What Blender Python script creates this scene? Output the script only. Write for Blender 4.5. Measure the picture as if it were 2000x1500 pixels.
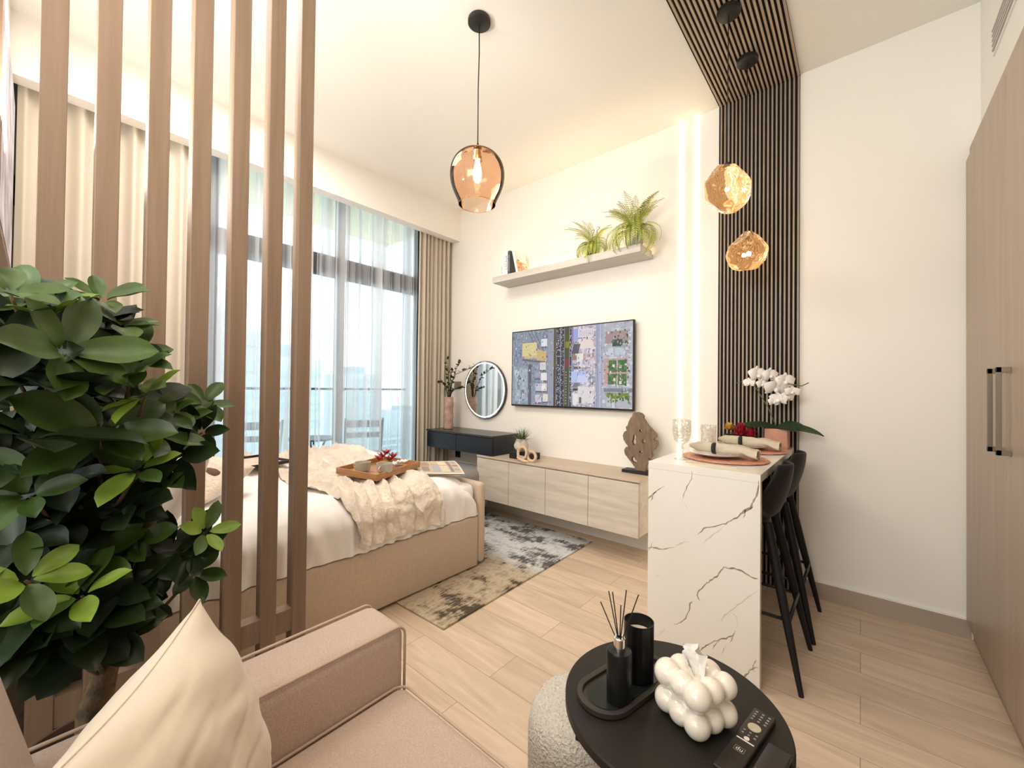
import bpy, bmesh, math, random
from mathutils import Vector, Matrix, noise
R = math.radians
PI = math.pi
rng = random.Random(7)
for o in list(bpy.data.objects):
    bpy.data.objects.remove(o, do_unlink=True)
SC = bpy.context.scene
COL = SC.collection

# ------------------------------------------------------------ camera, world, exposure
F_PX = 796.7
yaw, pitch, roll = R(-40.542), R(0.640), R(0.646)
fw = Vector((math.sin(yaw)*math.cos(pitch), math.cos(yaw)*math.cos(pitch), math.sin(pitch)))
rt = Vector((math.cos(yaw), -math.sin(yaw), 0)); up = rt.cross(fw)
r2 = rt*math.cos(roll)+up*math.sin(roll); u2 = up*math.cos(roll)-rt*math.sin(roll)
cd = bpy.data.cameras.new('camera'); cam = bpy.data.objects.new('camera', cd); COL.objects.link(cam)
cd.sensor_fit = 'HORIZONTAL'; cd.sensor_width = 36; cd.lens = 36*F_PX/2000; cd.clip_start = .02; cd.clip_end = 2000
cam.matrix_world = Matrix(((r2.x, u2.x, -fw.x, 0), (r2.y, u2.y, -fw.y, 0), (r2.z, u2.z, -fw.z, 1.28), (0, 0, 0, 1)))
SC.camera = cam
SC.view_settings.view_transform = 'Standard'; SC.view_settings.look = 'None'
SC.view_settings.gamma = 1; SC.view_settings.use_curve_mapping = False
SC.view_settings.exposure = 0.56
SC.cycles.transparent_max_bounces = 32
w = bpy.data.worlds.new('sky'); SC.world = w; w.use_nodes = True
wn = w.node_tree.nodes; wl = w.node_tree.links
bg = wn['Background']; bg.inputs[1].default_value = 1.4
tc = wn.new('ShaderNodeTexCoord'); sx = wn.new('ShaderNodeSeparateXYZ'); cr = wn.new('ShaderNodeValToRGB')
wl.new(tc.outputs['Generated'], sx.inputs[0]); wl.new(sx.outputs[2], cr.inputs[0]); wl.new(cr.outputs[0], bg.inputs[0])
cr.color_ramp.elements[0].position = 0.0; cr.color_ramp.elements[0].color = (.86, .94, .975, 1)
cr.color_ramp.elements[1].position = .6; cr.color_ramp.elements[1].color = (.78, .90, 1, 1)

def area(name, loc, aim, sx_, sy_, power, col):
    l = bpy.data.lights.new(name, 'AREA'); l.shape = 'RECTANGLE'; l.size = sx_; l.size_y = sy_; l.energy = power; l.color = col
    o = bpy.data.objects.new(name, l); COL.objects.link(o); o.location = loc
    o.rotation_euler = (Vector(aim)-Vector(loc)).to_track_quat('-Z', 'Y').to_euler()
    return o
def point(name, loc, power, col, rad=.03):
    l = bpy.data.lights.new(name, 'POINT'); l.energy = power; l.color = col; l.shadow_soft_size = rad
    o = bpy.data.objects.new(name, l); COL.objects.link(o); o.location = loc; return o
# unseen fill lights added to brighten the room, with no fixtures
area('rear_fill', (-.7, -2.4, 2.3), (-1.6, 1.8, 2.3), 2.2, 1.6, 20, (1, .95, .88))  # added soft fill from behind the camera
area('rear_up_fill', (-.8, -.9, 2.3), (-1.6, 1.2, 3.4), 1.2, .7, 27, (1, .94, .85))  # added upward fill that brightens the ceiling
area('overhead_fill', (-.4, .3, 3.28), (-.5, .5, 0), .8, .8, 8, (1, .84, .68))  # added downward fill, no lamp known here
area('bed_overhead_fill', (-2.6, .9, 3.3), (-2.6, .9, 0), 1.0, 1.0, 30, (1, .94, .87))  # added overhead fill for the bed area
area('bedhead_up_fill', (-2.5, -.112, 2.1), (-2.7, 1.3, 3.3), 1.2, .01, 58, (1, .95, .88))  # added upward fill for the ceiling over the bed

# ------------------------------------------------------------ materials
MATS = {}
def mat(name, col, rough=.6, metal=0, trans=0, ior=1.45, emit=None, estr=0, spec=None, bump=0, bscale=60, bdet=4, vary=0, vscale=4, coat=0, sheen=0, sub=0, alpha=1):
    m = bpy.data.materials.new(name); m.use_nodes = True; MATS[name] = m
    nt = m.node_tree; b = nt.nodes['Principled BSDF']; I = b.inputs
    I['Base Color'].default_value = (*col, 1); I['Roughness'].default_value = rough; I['Metallic'].default_value = metal
    I['Transmission Weight'].default_value = trans; I['IOR'].default_value = ior
    if spec is not None: I['Specular IOR Level'].default_value = spec
    if emit: I['Emission Color'].default_value = (*emit, 1); I['Emission Strength'].default_value = estr
    if coat: I['Coat Weight'].default_value = coat
    if sheen: I['Sheen Weight'].default_value = sheen; I['Sheen Roughness'].default_value = .4
    if sub: I['Subsurface Weight'].default_value = sub; I['Subsurface Radius'].default_value = (.02, .012, .008)
    t = nt.nodes.new('ShaderNodeTexCoord')
    if bump:
        n = nt.nodes.new('ShaderNodeTexNoise'); n.inputs['Scale'].default_value = bscale; n.inputs['Detail'].default_value = bdet
        bp = nt.nodes.new('ShaderNodeBump'); bp.inputs['Strength'].default_value = bump; bp.inputs['Distance'].default_value = .01
        nt.links.new(t.outputs['Object'], n.inputs['Vector']); nt.links.new(n.outputs['Fac'], bp.inputs['Height']); nt.links.new(bp.outputs[0], I['Normal'])
    if vary:
        n = nt.nodes.new('ShaderNodeTexNoise'); n.inputs['Scale'].default_value = vscale; n.inputs['Detail'].default_value = 5
        c = nt.nodes.new('ShaderNodeValToRGB')
        c.color_ramp.elements[0].position = .3; c.color_ramp.elements[1].position = .7
        c.color_ramp.elements[0].color = (*[x*(1-vary) for x in col], 1); c.color_ramp.elements[1].color = (*[min(1, x*(1+vary)) for x in col], 1)
        nt.links.new(t.outputs['Object'], n.inputs['Vector']); nt.links.new(n.outputs['Fac'], c.inputs[0]); nt.links.new(c.outputs[0], I['Base Color'])
    return m
def wood(name, c1, c2, axis='z', rough=.45, scale=1.0, stretch=14, bump=.05):
    """streaky grain running along axis"""
    m = bpy.data.materials.new(name); m.use_nodes = True; nt = m.node_tree; b = nt.nodes['Principled BSDF']
    b.inputs['Roughness'].default_value = rough
    t = nt.nodes.new('ShaderNodeTexCoord'); mp = nt.nodes.new('ShaderNodeMapping')
    s = {'x': (1, stretch, stretch), 'y': (stretch, 1, stretch), 'z': (stretch, stretch, 1)}[axis]
    mp.inputs['Scale'].default_value = [v*scale for v in s]
    n = nt.nodes.new('ShaderNodeTexNoise'); n.inputs['Scale'].default_value = 1.5; n.inputs['Detail'].default_value = 7; n.inputs['Roughness'].default_value = .62; n.inputs['Distortion'].default_value = .5
    c = nt.nodes.new('ShaderNodeValToRGB'); c.color_ramp.elements[0].position = .33; c.color_ramp.elements[1].position = .68
    c.color_ramp.elements[0].color = (*c1, 1); c.color_ramp.elements[1].color = (*c2, 1)
    bp = nt.nodes.new('ShaderNodeBump'); bp.inputs['Strength'].default_value = bump; bp.inputs['Distance'].default_value = .004
    L = nt.links.new
    L(t.outputs['Object'], mp.inputs[0]); L(mp.outputs[0], n.inputs['Vector']); L(n.outputs['Fac'], c.inputs[0]); L(c.outputs[0], b.inputs['Base Color'])
    L(n.outputs['Fac'], bp.inputs['Height']); L(bp.outputs[0], b.inputs['Normal'])
    return m

M_wall = mat('wall_paint', (.84, .80, .74), .85, bump=.03, bscale=220)
M_ceil = mat('ceiling_paint', (.86, .83, .77), .9)
M_white = mat('white_paint', (.86, .84, .80), .6)
M_base = mat('baseboard_tile', (.40, .32, .25), .5, vary=.06, vscale=3)
M_slat = wood('screen_wood', (.19, .122, .078), (.25, .165, .11), 'z', .5, 1.0, 22)
M_ward = wood('wardrobe_laminate', (.35, .26, .185), (.42, .32, .235), 'z', .38, .7, 16, .02)
M_cab = wood('cabinet_oak', (.50, .44, .37), (.66, .59, .50), 'x', .5, 1.4, 9)
M_cabtop = wood('cabinet_top_oak', (.52, .41, .31), (.60, .49, .38), 'x', .5, 1.2, 10)
M_shelf = wood('shelf_oak', (.50, .46, .41), (.62, .58, .53), 'x', .55, 1.2, 12)
M_tan = wood('tan_slat', (.26, .20, .145), (.35, .275, .205), 'z', .5, 1.0, 20)
M_felt = mat('black_felt', (.008, .006, .006), .9)
M_black = mat('black_metal', (.012, .011, .010), .45)
M_blackmat = mat('black_matte', (.016, .013, .010), .5, spec=.35)
M_stool = mat('stool_black', (.012, .011, .010), .5, spec=.3)
M_desk = mat('desk_lacquer', (.012, .016, .022), .32)
M_desktop = mat('desk_top', (.030, .028, .027), .28, vary=.15, vscale=30)
M_marble = mat('white_marble', (.80, .77, .72), .22, vary=.03, vscale=2.5, coat=.2)
M_vein = mat('marble_vein', (.34, .25, .18), .3, vary=.35, vscale=30)
M_vein2 = mat('marble_vein_light', (.60, .53, .45), .3, vary=.1, vscale=30)
M_cream = mat('bed_fabric', (.56, .44, .335), .9, bump=.25, bscale=500, vary=.06, vscale=60, sheen=.2)
M_duvet = mat('white_linen', (.88, .85, .83), .85, bump=.05, bscale=90)
M_fur = mat('fur_throw', (.76, .66, .55), .95, bump=1.0, bscale=55, bdet=6, vary=.14, vscale=9, sheen=.5)
M_chair = mat('chair_fabric', (.54, .41, .335), .95, bump=.35, bscale=420, vary=.13, vscale=260, sheen=.2)
M_pipe = mat('chair_piping', (.50, .37, .29), .9)
M_cush = mat('cushion_velvet', (.64, .53, .42), .75, bump=.1, bscale=45, vary=.07, vscale=5, sheen=.35)
M_boucle = mat('boucle', (.62, .57, .50), 1, bump=1.0, bscale=130, bdet=2, vary=.15, vscale=130)
M_led = mat('led_warm', (1, .9, .75), .5, emit=(1, .78, .52), estr=4)
M_ledshelf = mat('led_shelf', (1, .9, .6), .5, emit=(1, .74, .40), estr=34)
M_ring = mat('mirror_ring', (1, 1, .95), .5, emit=(1, .98, .88), estr=1.3)
M_bulb = mat('bulb_glow', (1, .9, .7), .5, emit=(1, .80, .50), estr=9)
M_brass = mat('brass', (.80, .58, .32), .25, metal=1)
M_chrome = mat('chrome', (.75, .73, .70), .15, metal=1)
M_steel = mat('brushed_bronze', (.20, .155, .115), .4, metal=.6)
M_mirror = mat('mirror', (.93, .95, .94), .02, metal=1)
M_frame = mat('window_frame', (.05, .052, .058), .5)
M_ceramic = mat('white_ceramic', (.80, .73, .63), .12, coat=.6)
M_tissue = mat('tissue', (.9, .87, .83), .9)
M_wax = mat('candle_wax', (.80, .70, .56), .5)
M_plate = mat('plate', (.86, .83, .78), .2)
M_copper = mat('copper_mat', (.62, .30, .20), .55, metal=.2, bump=.5, bscale=150, vary=.25, vscale=80)
M_copperpot = mat('copper_pot', (.50, .25, .16), .45, metal=.25, vary=.1, vscale=20)
M_napkin = mat('napkin_linen', (.56, .49, .38), .9, bump=.2, bscale=200, vary=.08, vscale=30)
M_ringb = mat('napkin_ring', (.012, .012, .012), .5, bump=.6, bscale=180)
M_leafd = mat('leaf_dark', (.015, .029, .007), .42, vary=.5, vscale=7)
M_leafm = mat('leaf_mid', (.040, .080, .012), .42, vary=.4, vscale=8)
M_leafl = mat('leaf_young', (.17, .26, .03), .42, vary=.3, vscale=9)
M_trunk = mat('bark', (.10, .062, .028), .9, bump=1, bscale=40, vary=.6, vscale=26)
M_stem = mat('green_stem', (.10, .15, .04), .6)
M_pot = mat('planter_brown', (.10, .055, .035), .6)
M_soil = mat('soil', (.03, .02, .012), 1, bump=1, bscale=60)
M_fern = mat('fern_green', (.50, .55, .12), .6, vary=.3, vscale=12)
M_potgrey = mat('pot_grey', (.40, .39, .36), .7, vary=.15, vscale=30)
M_petal = mat('orchid_petal', (.88, .84, .80), .6, sub=.1)
M_red = mat('red_petal', (.42, .02, .035), .55, vary=.4, vscale=40)
M_yellow = mat('yellow_flower', (.70, .42, .08), .6)
M_darkleaf = mat('orchid_leaf', (.014, .032, .010), .4)
M_branch = mat('branch', (.05, .035, .02), .8)
M_teak = wood('teak', (.13, .085, .05), (.24, .165, .105), 'z', .7, 6, 5, .4)
M_knot = wood('carved_wood', (.50, .33, .21), (.72, .55, .40), 'x', .6, 10, 3)
M_vase = mat('vase_brown', (.40, .27, .22), .6, vary=.3, vscale=18)
M_potstripe = mat('pot_cream', (.68, .60, .52), .7, bump=.3, bscale=60)
M_grass = mat('grass_green', (.10, .16, .05), .6, vary=.4, vscale=30)
M_traywood = wood('tray_wood', (.36, .17, .07), (.52, .27, .12), 'x', .45, 5, 5)
M_cup = mat('cup_stoneware', (.50, .46, .39), .35)
M_paper = mat('paper', (.72, .62, .50), .7)
M_socket = mat('socket_grey', (.28, .26, .23), .4, metal=.3)
M_fabricgrey = mat('stool_fabric', (.30, .29, .28), .9, bump=.3, bscale=300)
M_concrete = mat('balcony_slab', (.92, .86, .70), .8)
M_haze = mat('hazy_facade', (.66, .75, .78), .9)  # aerial haze baked into the pale facade colours
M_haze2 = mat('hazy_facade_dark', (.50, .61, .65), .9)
M_hazeg = mat('hazy_ground', (.74, .86, .80), .95, vary=.12, vscale=.05)  # ground colour paled to carry the distance haze
M_bluegrey = mat('balcony_furniture', (.10, .13, .16), .5)
M_remote = mat('remote_plastic', (.02, .015, .012), .38)
M_button = mat('button_white', (.80, .72, .66), .4)
M_button2 = mat('button_grey', (.30, .26, .22), .4)
M_nightstand = mat('dark_stand', (.06, .035, .022), .6, vary=.3, vscale=60)
M_peach = mat('peach_cushion', (.74, .56, .44), .8, bump=.3, bscale=30, vary=.1, vscale=14, sheen=.3)
M_brownfur = mat('brown_fur', (.16, .09, .06), 1, bump=1, bscale=120)

def shader_mix(name, build):
    m = bpy.data.materials.new(name); m.use_nodes = True; nt = m.node_tree
    for n in list(nt.nodes): nt.nodes.remove(n)
    out = nt.nodes.new('ShaderNodeOutputMaterial'); build(nt, out); return m
def sheer_b(nt, out):
    N = nt.nodes.new; L = nt.links.new
    tr = N('ShaderNodeBsdfTransparent'); tr.inputs[0].default_value = (.965, .985, 1, 1)
    tl = N('ShaderNodeBsdfTranslucent'); tl.inputs[0].default_value = (.97, .975, .99, 1)
    df = N('ShaderNodeBsdfDiffuse'); df.inputs[0].default_value = (.80, .82, .86, 1)
    m1 = N('ShaderNodeMixShader'); m1.inputs[0].default_value = .2
    L(tl.outputs[0], m1.inputs[1]); L(df.outputs[0], m1.inputs[2])
    lw = N('ShaderNodeLayerWeight'); lw.inputs['Blend'].default_value = .5
    mr = N('ShaderNodeMapRange'); mr.inputs['From Min'].default_value = .0; mr.inputs['From Max'].default_value = 1; mr.inputs['To Min'].default_value = .30; mr.inputs['To Max'].default_value = .97
    L(lw.outputs['Facing'], mr.inputs[0])
    t = N('ShaderNodeTexCoord'); mp = N('ShaderNodeMapping'); mp.inputs['Scale'].default_value = (0, 11, .25); L(t.outputs['Object'], mp.inputs[0])
    n = N('ShaderNodeTexNoise'); n.inputs['Scale'].default_value = 1; n.inputs['Detail'].default_value = 2; L(mp.outputs[0], n.inputs['Vector'])
    m3 = N('ShaderNodeMapRange'); m3.inputs['From Min'].default_value = .46; m3.inputs['From Max'].default_value = .60; m3.inputs['To Max'].default_value = .42; L(n.outputs['Fac'], m3.inputs[0])
    ad = N('ShaderNodeMath'); ad.operation = 'ADD'; ad.use_clamp = True; L(mr.outputs[0], ad.inputs[0]); L(m3.outputs[0], ad.inputs[1])
    m2 = N('ShaderNodeMixShader'); L(ad.outputs[0], m2.inputs[0]); L(tr.outputs[0], m2.inputs[1]); L(m1.outputs[0], m2.inputs[2]); L(m2.outputs[0], out.inputs[0])
M_sheer = shader_mix('sheer_voile', sheer_b)
def curtain_b(nt, out):
    N = nt.nodes.new; L = nt.links.new
    d = N('ShaderNodeBsdfPrincipled'); d.inputs['Base Color'].default_value = (.62, .545, .45, 1); d.inputs['Roughness'].default_value = .9
    t = N('ShaderNodeBsdfTranslucent'); t.inputs[0].default_value = (.5, .43, .34, 1)
    mx = N('ShaderNodeMixShader'); mx.inputs[0].default_value = .1
    L(d.outputs[0], mx.inputs[1]); L(t.outputs[0], mx.inputs[2]); L(mx.outputs[0], out.inputs[0])
M_curt = shader_mix('curtain_cloth', curtain_b)
def thin_glass(col, glossy=.12, tint=(1, 1, 1), blend=.35):
    def b(nt, out):
        N = nt.nodes.new; L = nt.links.new
        tr = N('ShaderNodeBsdfTransparent'); tr.inputs[0].default_value = (*col, 1)
        gl = N('ShaderNodeBsdfGlossy'); gl.inputs[0].default_value = (*tint, 1); gl.inputs['Roughness'].default_value = .03
        lw = N('ShaderNodeLayerWeight'); lw.inputs['Blend'].default_value = .35
        ad = N('ShaderNodeMath'); ad.operation = 'ADD'; ad.inputs[1].default_value = glossy; lw.inputs['Blend'].default_value = blend; ad.use_clamp = True
        L(lw.outputs['Fresnel'], ad.inputs[0])
        mx = N('ShaderNodeMixShader'); L(ad.outputs[0], mx.inputs[0]); L(tr.outputs[0], mx.inputs[1]); L(gl.outputs[0], mx.inputs[2]); L(mx.outputs[0], out.inputs[0])
    return b
M_glass = shader_mix('window_glass', thin_glass((.98, .995, 1), -.04))
M_bglass = shader_mix('balustrade_glass', thin_glass((.955, .99, .985), -.06))
M_amber = shader_mix('amber_glass', thin_glass((1, .80, .66), .03, (1, .86, .74), .13))
M_smoke = shader_mix('smoked_glass', thin_glass((.25, .23, .20), .05))
def crystal_b(nt, out):
    N = nt.nodes.new; L = nt.links.new
    tr = N('ShaderNodeBsdfTransparent'); tr.inputs[0].default_value = (.995, .99, .98, 1)
    gl = N('ShaderNodeBsdfGlossy'); gl.inputs[0].default_value = (1, .98, .94, 1); gl.inputs['Roughness'].default_value = .15
    df = N('ShaderNodeBsdfTranslucent'); df.inputs[0].default_value = (.97, .94, .88, 1)
    d2 = N('ShaderNodeBsdfDiffuse'); d2.inputs[0].default_value = (.95, .92, .86, 1)  # diffuse white facets paint the backlit sparkle of the cut glass
    m0 = N('ShaderNodeMixShader'); m0.inputs[0].default_value = .5; L(df.outputs[0], m0.inputs[1]); L(d2.outputs[0], m0.inputs[2])
    m1 = N('ShaderNodeMixShader'); m1.inputs[0].default_value = .3; L(m0.outputs[0], m1.inputs[1]); L(gl.outputs[0], m1.inputs[2])
    t = N('ShaderNodeTexCoord'); v = N('ShaderNodeTexVoronoi'); v.inputs['Scale'].default_value = 80; L(t.outputs['Object'], v.inputs['Vector'])
    mr = N('ShaderNodeMapRange'); mr.inputs['From Min'].default_value = .35; mr.inputs['From Max'].default_value = .65; mr.inputs['To Min'].default_value = .06; mr.inputs['To Max'].default_value = .75; L(v.outputs['Distance'], mr.inputs[0])
    mx = N('ShaderNodeMixShader'); L(mr.outputs[0], mx.inputs[0]); L(tr.outputs[0], mx.inputs[1]); L(m1.outputs[0], mx.inputs[2]); L(mx.outputs[0], out.inputs[0])
M_crystal = shader_mix('crystal', crystal_b)
M_rock = mat('amber_rock_glass', (1, .70, .40), .03, trans=.96, ior=1.32, emit=(1, .48, .16), estr=.10)

def floor_mat():
    m = bpy.data.materials.new('oak_planks'); m.use_nodes = True; nt = m.node_tree; b = nt.nodes['Principled BSDF']; N = nt.nodes.new; L = nt.links.new
    t = N('ShaderNodeTexCoord')
    br = N('ShaderNodeTexBrick'); br.inputs['Scale'].default_value = 1; br.inputs['Brick Width'].default_value = 1.25; br.inputs['Row Height'].default_value = .19
    br.inputs['Mortar Size'].default_value = .0016; br.inputs['Mortar Smooth'].default_value = .3; br.offset = .37
    br.inputs['Color1'].default_value = (0, 0, 0, 1); br.inputs['Color2'].default_value = (1, 1, 1, 1); br.inputs['Mortar'].default_value = (.5, .5, .5, 1)
    L(t.outputs['Object'], br.inputs['Vector'])
    mp = N('ShaderNodeMapping'); mp.inputs['Scale'].default_value = (.9, 7, 1); L(t.outputs['Object'], mp.inputs[0])
    off = N('ShaderNodeVectorMath'); off.operation = 'ADD'; L(mp.outputs[0], off.inputs[0])
    sc = N('ShaderNodeVectorMath'); sc.operation = 'SCALE'; sc.inputs['Scale'].default_value = 9; L(br.outputs['Color'], sc.inputs[0]); L(sc.outputs[0], off.inputs[1])
    n = N('ShaderNodeTexNoise'); n.inputs['Scale'].default_value = 1.7; n.inputs['Detail'].default_value = 8; n.inputs['Roughness'].default_value = .6; n.inputs['Distortion'].default_value = 1.4
    L(off.outputs[0], n.inputs['Vector'])
    c = N('ShaderNodeValToRGB'); c.color_ramp.elements[0].position = .3; c.color_ramp.elements[1].position = .72
    c.color_ramp.elements[0].color = (.56, .42, .30, 1); c.color_ramp.elements[1].color = (.77, .62, .47, 1)
    L(n.outputs['Fac'], c.inputs[0])
    v = N('ShaderNodeMix'); v.data_type = 'RGBA'; v.blend_type = 'MULTIPLY'; v.inputs['Factor'].default_value = 1
    cr2 = N('ShaderNodeValToRGB'); cr2.color_ramp.elements[0].color = (.90, .90, .90, 1); cr2.color_ramp.elements[1].color = (1.06, 1.05, 1.04, 1)
    L(br.outputs['Color'], cr2.inputs[0]); L(c.outputs[0], v.inputs['A']); L(cr2.outputs[0], v.inputs['B'])
    v2 = N('ShaderNodeMix'); v2.data_type = 'RGBA'; L(br.outputs['Fac'], v2.inputs['Factor']); L(v.outputs['Result'], v2.inputs['A']); v2.inputs['B'].default_value = (.33, .23, .15, 1)
    L(v2.outputs['Result'], b.inputs['Base Color']); b.inputs['Roughness'].default_value = .42
    return m
def rug_mat():
    m = bpy.data.materials.new('distressed_rug'); m.use_nodes = True; nt = m.node_tree; b = nt.nodes['Principled BSDF']; N = nt.nodes.new; L = nt.links.new
    t = N('ShaderNodeTexCoord')
    n1 = N('ShaderNodeTexNoise'); n1.inputs['Scale'].default_value = 2.3; n1.inputs['Detail'].default_value = 9; n1.inputs['Roughness'].default_value = .68
    mp = N('ShaderNodeMapping'); mp.inputs['Location'].default_value = (.55, 3.3, 0); mp.inputs['Scale'].default_value = (1, 1.5, 1); L(t.outputs['Object'], mp.inputs[0]); L(mp.outputs[0], n1.inputs['Vector'])
    n2 = N('ShaderNodeTexNoise'); n2.inputs['Scale'].default_value = 26; n2.inputs['Detail'].default_value = 6
    mp2 = N('ShaderNodeMapping'); mp2.inputs['Scale'].default_value = (3, .6, 1); L(t.outputs['Object'], mp2.inputs[0]); L(mp2.outputs[0], n2.inputs['Vector'])
    ad = N('ShaderNodeMath'); ad.operation = 'MULTIPLY_ADD'; ad.inputs[1].default_value = .28; L(n2.outputs['Fac'], ad.inputs[0]); L(n1.outputs['Fac'], ad.inputs[2])
    c = N('ShaderNodeValToRGB'); e = c.color_ramp.elements
    e[0].position = .57; e[0].color = (.085, .075, .068, 1); e[1].position = .625; e[1].color = (.42, .40, .38, 1)
    x = e.new(.70); x.color = (.60, .58, .56, 1); x = e.new(.8); x.color = (.36, .37, .385, 1)
    L(ad.outputs[0], c.inputs[0])
    sp = N('ShaderNodeSeparateXYZ'); L(t.outputs['Object'], sp.inputs[0])
    mr = N('ShaderNodeMapRange'); mr.inputs['From Min'].default_value = -.02; mr.inputs['From Max'].default_value = .14; L(sp.outputs[1], mr.inputs[0])
    mx = N('ShaderNodeMix'); mx.data_type = 'RGBA'; mx.blend_type = 'MULTIPLY'; mx.inputs['Factor'].default_value = 1
    c3 = N('ShaderNodeValToRGB'); c3.color_ramp.elements[0].color = (.86, .72, .52, 1); c3.color_ramp.elements[1].color = (1.15, 1.2, 1.26, 1)  # warm near end, cool far end: mixed room light painted into the rug
    L(mr.outputs[0], c3.inputs[0]); L(c.outputs[0], mx.inputs['A']); L(c3.outputs[0], mx.inputs['B']); L(mx.outputs['Result'], b.inputs['Base Color'])
    b.inputs['Roughness'].default_value = .95
    bp = N('ShaderNodeBump'); bp.inputs['Strength'].default_value = .5; bp.inputs['Distance'].default_value = .004; L(n2.outputs['Fac'], bp.inputs['Height']); L(bp.outputs[0], b.inputs['Normal'])
    return m
M_floor = floor_mat(); M_rug = rug_mat()
def attr_mat(name, emission=0, rough=.5):
    m = bpy.data.materials.new(name); m.use_nodes = True; nt = m.node_tree; b = nt.nodes['Principled BSDF']
    a = nt.nodes.new('ShaderNodeAttribute'); a.attribute_name = 'Col'
    if emission:
        b.inputs['Base Color'].default_value = (.02, .02, .02, 1); nt.links.new(a.outputs['Color'], b.inputs['Emission Color']); b.inputs['Emission Strength'].default_value = emission; b.inputs['Specular IOR Level'].default_value = .12
    else: nt.links.new(a.outputs['Color'], b.inputs['Base Color'])
    b.inputs['Roughness'].default_value = rough
    return m
M_screen = attr_mat('screen_picture', .80, .35)
M_print = attr_mat('printed_page', 0, .5)
M_canvas = mat('canvas_abstract', (.42, .38, .40), .8, vary=.5, vscale=7)

# ------------------------------------------------------------ mesh helpers
class MB:
    def __init__(s): s.bm = bmesh.new(); s.mi = 0; s.mats = []
    def m(s, material):
        if material not in s.mats: s.mats.append(material)
        s.mi = s.mats.index(material); return s
    def _f(s, vs):
        try: f = s.bm.faces.new(vs); f.material_index = s.mi; return f
        except ValueError: return None
    def box(s, x0, x1, y0, y1, z0, z1, bev=0, seg=2, M=None):
        x0, x1 = sorted((x0, x1)); y0, y1 = sorted((y0, y1)); z0, z1 = sorted((z0, z1))
        v = [s.bm.verts.new((x, y, z)) for z in (z0, z1) for y in (y0, y1) for x in (x0, x1)]
        fs = [s._f([v[i] for i in q]) for q in ((0, 2, 3, 1), (4, 5, 7, 6), (0, 1, 5, 4), (2, 6, 7, 3), (0, 4, 6, 2), (1, 3, 7, 5))]
        allv = v
        if bev:
            es = set(e for f in fs for e in f.edges)
            r = bmesh.ops.bevel(s.bm, geom=list(es), offset=bev, segments=seg, profile=.5, affect='EDGES', clamp_overlap=True)
            allv = list(set(vv for f in r['faces'] for vv in f.verts) | set(vv for vv in v if vv.is_valid))
            for f in r['faces']: f.material_index = s.mi
        if M is not None:
            for vv in allv: vv.co = M @ vv.co
        return s
    def lathe(s, prof, seg=32, c=(0, 0, 0), M=None, arc=None):
        rings = []
        for r, z in prof:
            if r < 1e-6: rings.append([s.bm.verts.new((c[0], c[1], c[2]+z))])
            else: rings.append([s.bm.verts.new((c[0]+r*math.cos(2*PI*i/seg), c[1]+r*math.sin(2*PI*i/seg), c[2]+z)) for i in range(seg)])
        for a, b in zip(rings, rings[1:]):
            for i in range(seg):
                j = (i+1) % seg
                if len(a) == 1 and len(b) == 1: continue
                if len(a) == 1: s._f([a[0], b[j], b[i]])
                elif len(b) == 1: s._f([a[i], a[j], b[0]])
                else: s._f([a[i], a[j], b[j], b[i]])
        if M is not None:
            for r in rings:
                for v in r: v.co = M @ v.co
        return s
    def cyl(s, r, z0, z1, c=(0, 0), seg=32, bev=0):
        if bev: p = [(0, z0), (r-bev, z0), (r, z0+bev), (r, z1-bev), (r-bev, z1), (0, z1)]
        else: p = [(0, z0), (r, z0), (r, z1), (0, z1)]
        return s.lathe(p, seg, (c[0], c[1], 0))
    def tube(s, pts, rad, seg=8, cap=True):
        pts = [Vector(p) for p in pts]; n = len(pts)
        rads = rad if isinstance(rad, (list, tuple)) else [rad]*n
        up = None; rings = []
        for i, p in enumerate(pts):
            d = (pts[min(i+1, n-1)]-pts[max(i-1, 0)]).normalized()
            if up is None:
                up = Vector((0, 0, 1)) if abs(d.z) < .9 else Vector((1, 0, 0))
            a = d.cross(up).normalized(); up = a.cross(d).normalized()
            rings.append([s.bm.verts.new(p+(a*math.cos(2*PI*k/seg)+up*math.sin(2*PI*k/seg))*rads[i]) for k in range(seg)])
        for a, b in zip(rings, rings[1:]):
            for k in range(seg): s._f([a[k], a[(k+1) % seg], b[(k+1) % seg], b[k]])
        if cap: s._f(rings[0][::-1]); s._f(rings[-1])
        return s
    def grid(s, fn, nu, nv, u=(0, 1), v=(0, 1)):
        g = [[s.bm.verts.new(fn(u[0]+(u[1]-u[0])*i/nu, v[0]+(v[1]-v[0])*j/nv)) for j in range(nv+1)] for i in range(nu+1)]
        for i in range(nu):
            for j in range(nv): s._f([g[i][j], g[i+1][j], g[i+1][j+1], g[i][j+1]])
        return g
    def sphere(s, c, r, seg=20, sc=(1, 1, 1), M=None):
        n = seg//2
        vs = [[None]*seg for _ in range(n+1)]
        top = s.bm.verts.new((c[0], c[1], c[2]+r*sc[2])); bot = s.bm.verts.new((c[0], c[1], c[2]-r*sc[2]))
        rows = []
        for i in range(1, n):
            t = PI*i/n
            rows.append([s.bm.verts.new((c[0]+r*sc[0]*math.sin(t)*math.cos(2*PI*k/seg), c[1]+r*sc[1]*math.sin(t)*math.sin(2*PI*k/seg), c[2]+r*sc[2]*math.cos(t))) for k in range(seg)])
        for k in range(seg):
            s._f([top, rows[0][k], rows[0][(k+1) % seg]]); s._f([bot, rows[-1][(k+1) % seg], rows[-1][k]])
        for a, b in zip(rows, rows[1:]):
            for k in range(seg): s._f([a[k], b[k], b[(k+1) % seg], a[(k+1) % seg]])
        if M is not None:
            for v in [top, bot]+[q for r_ in rows for q in r_]: v.co = M @ v.co
        return s
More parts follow.
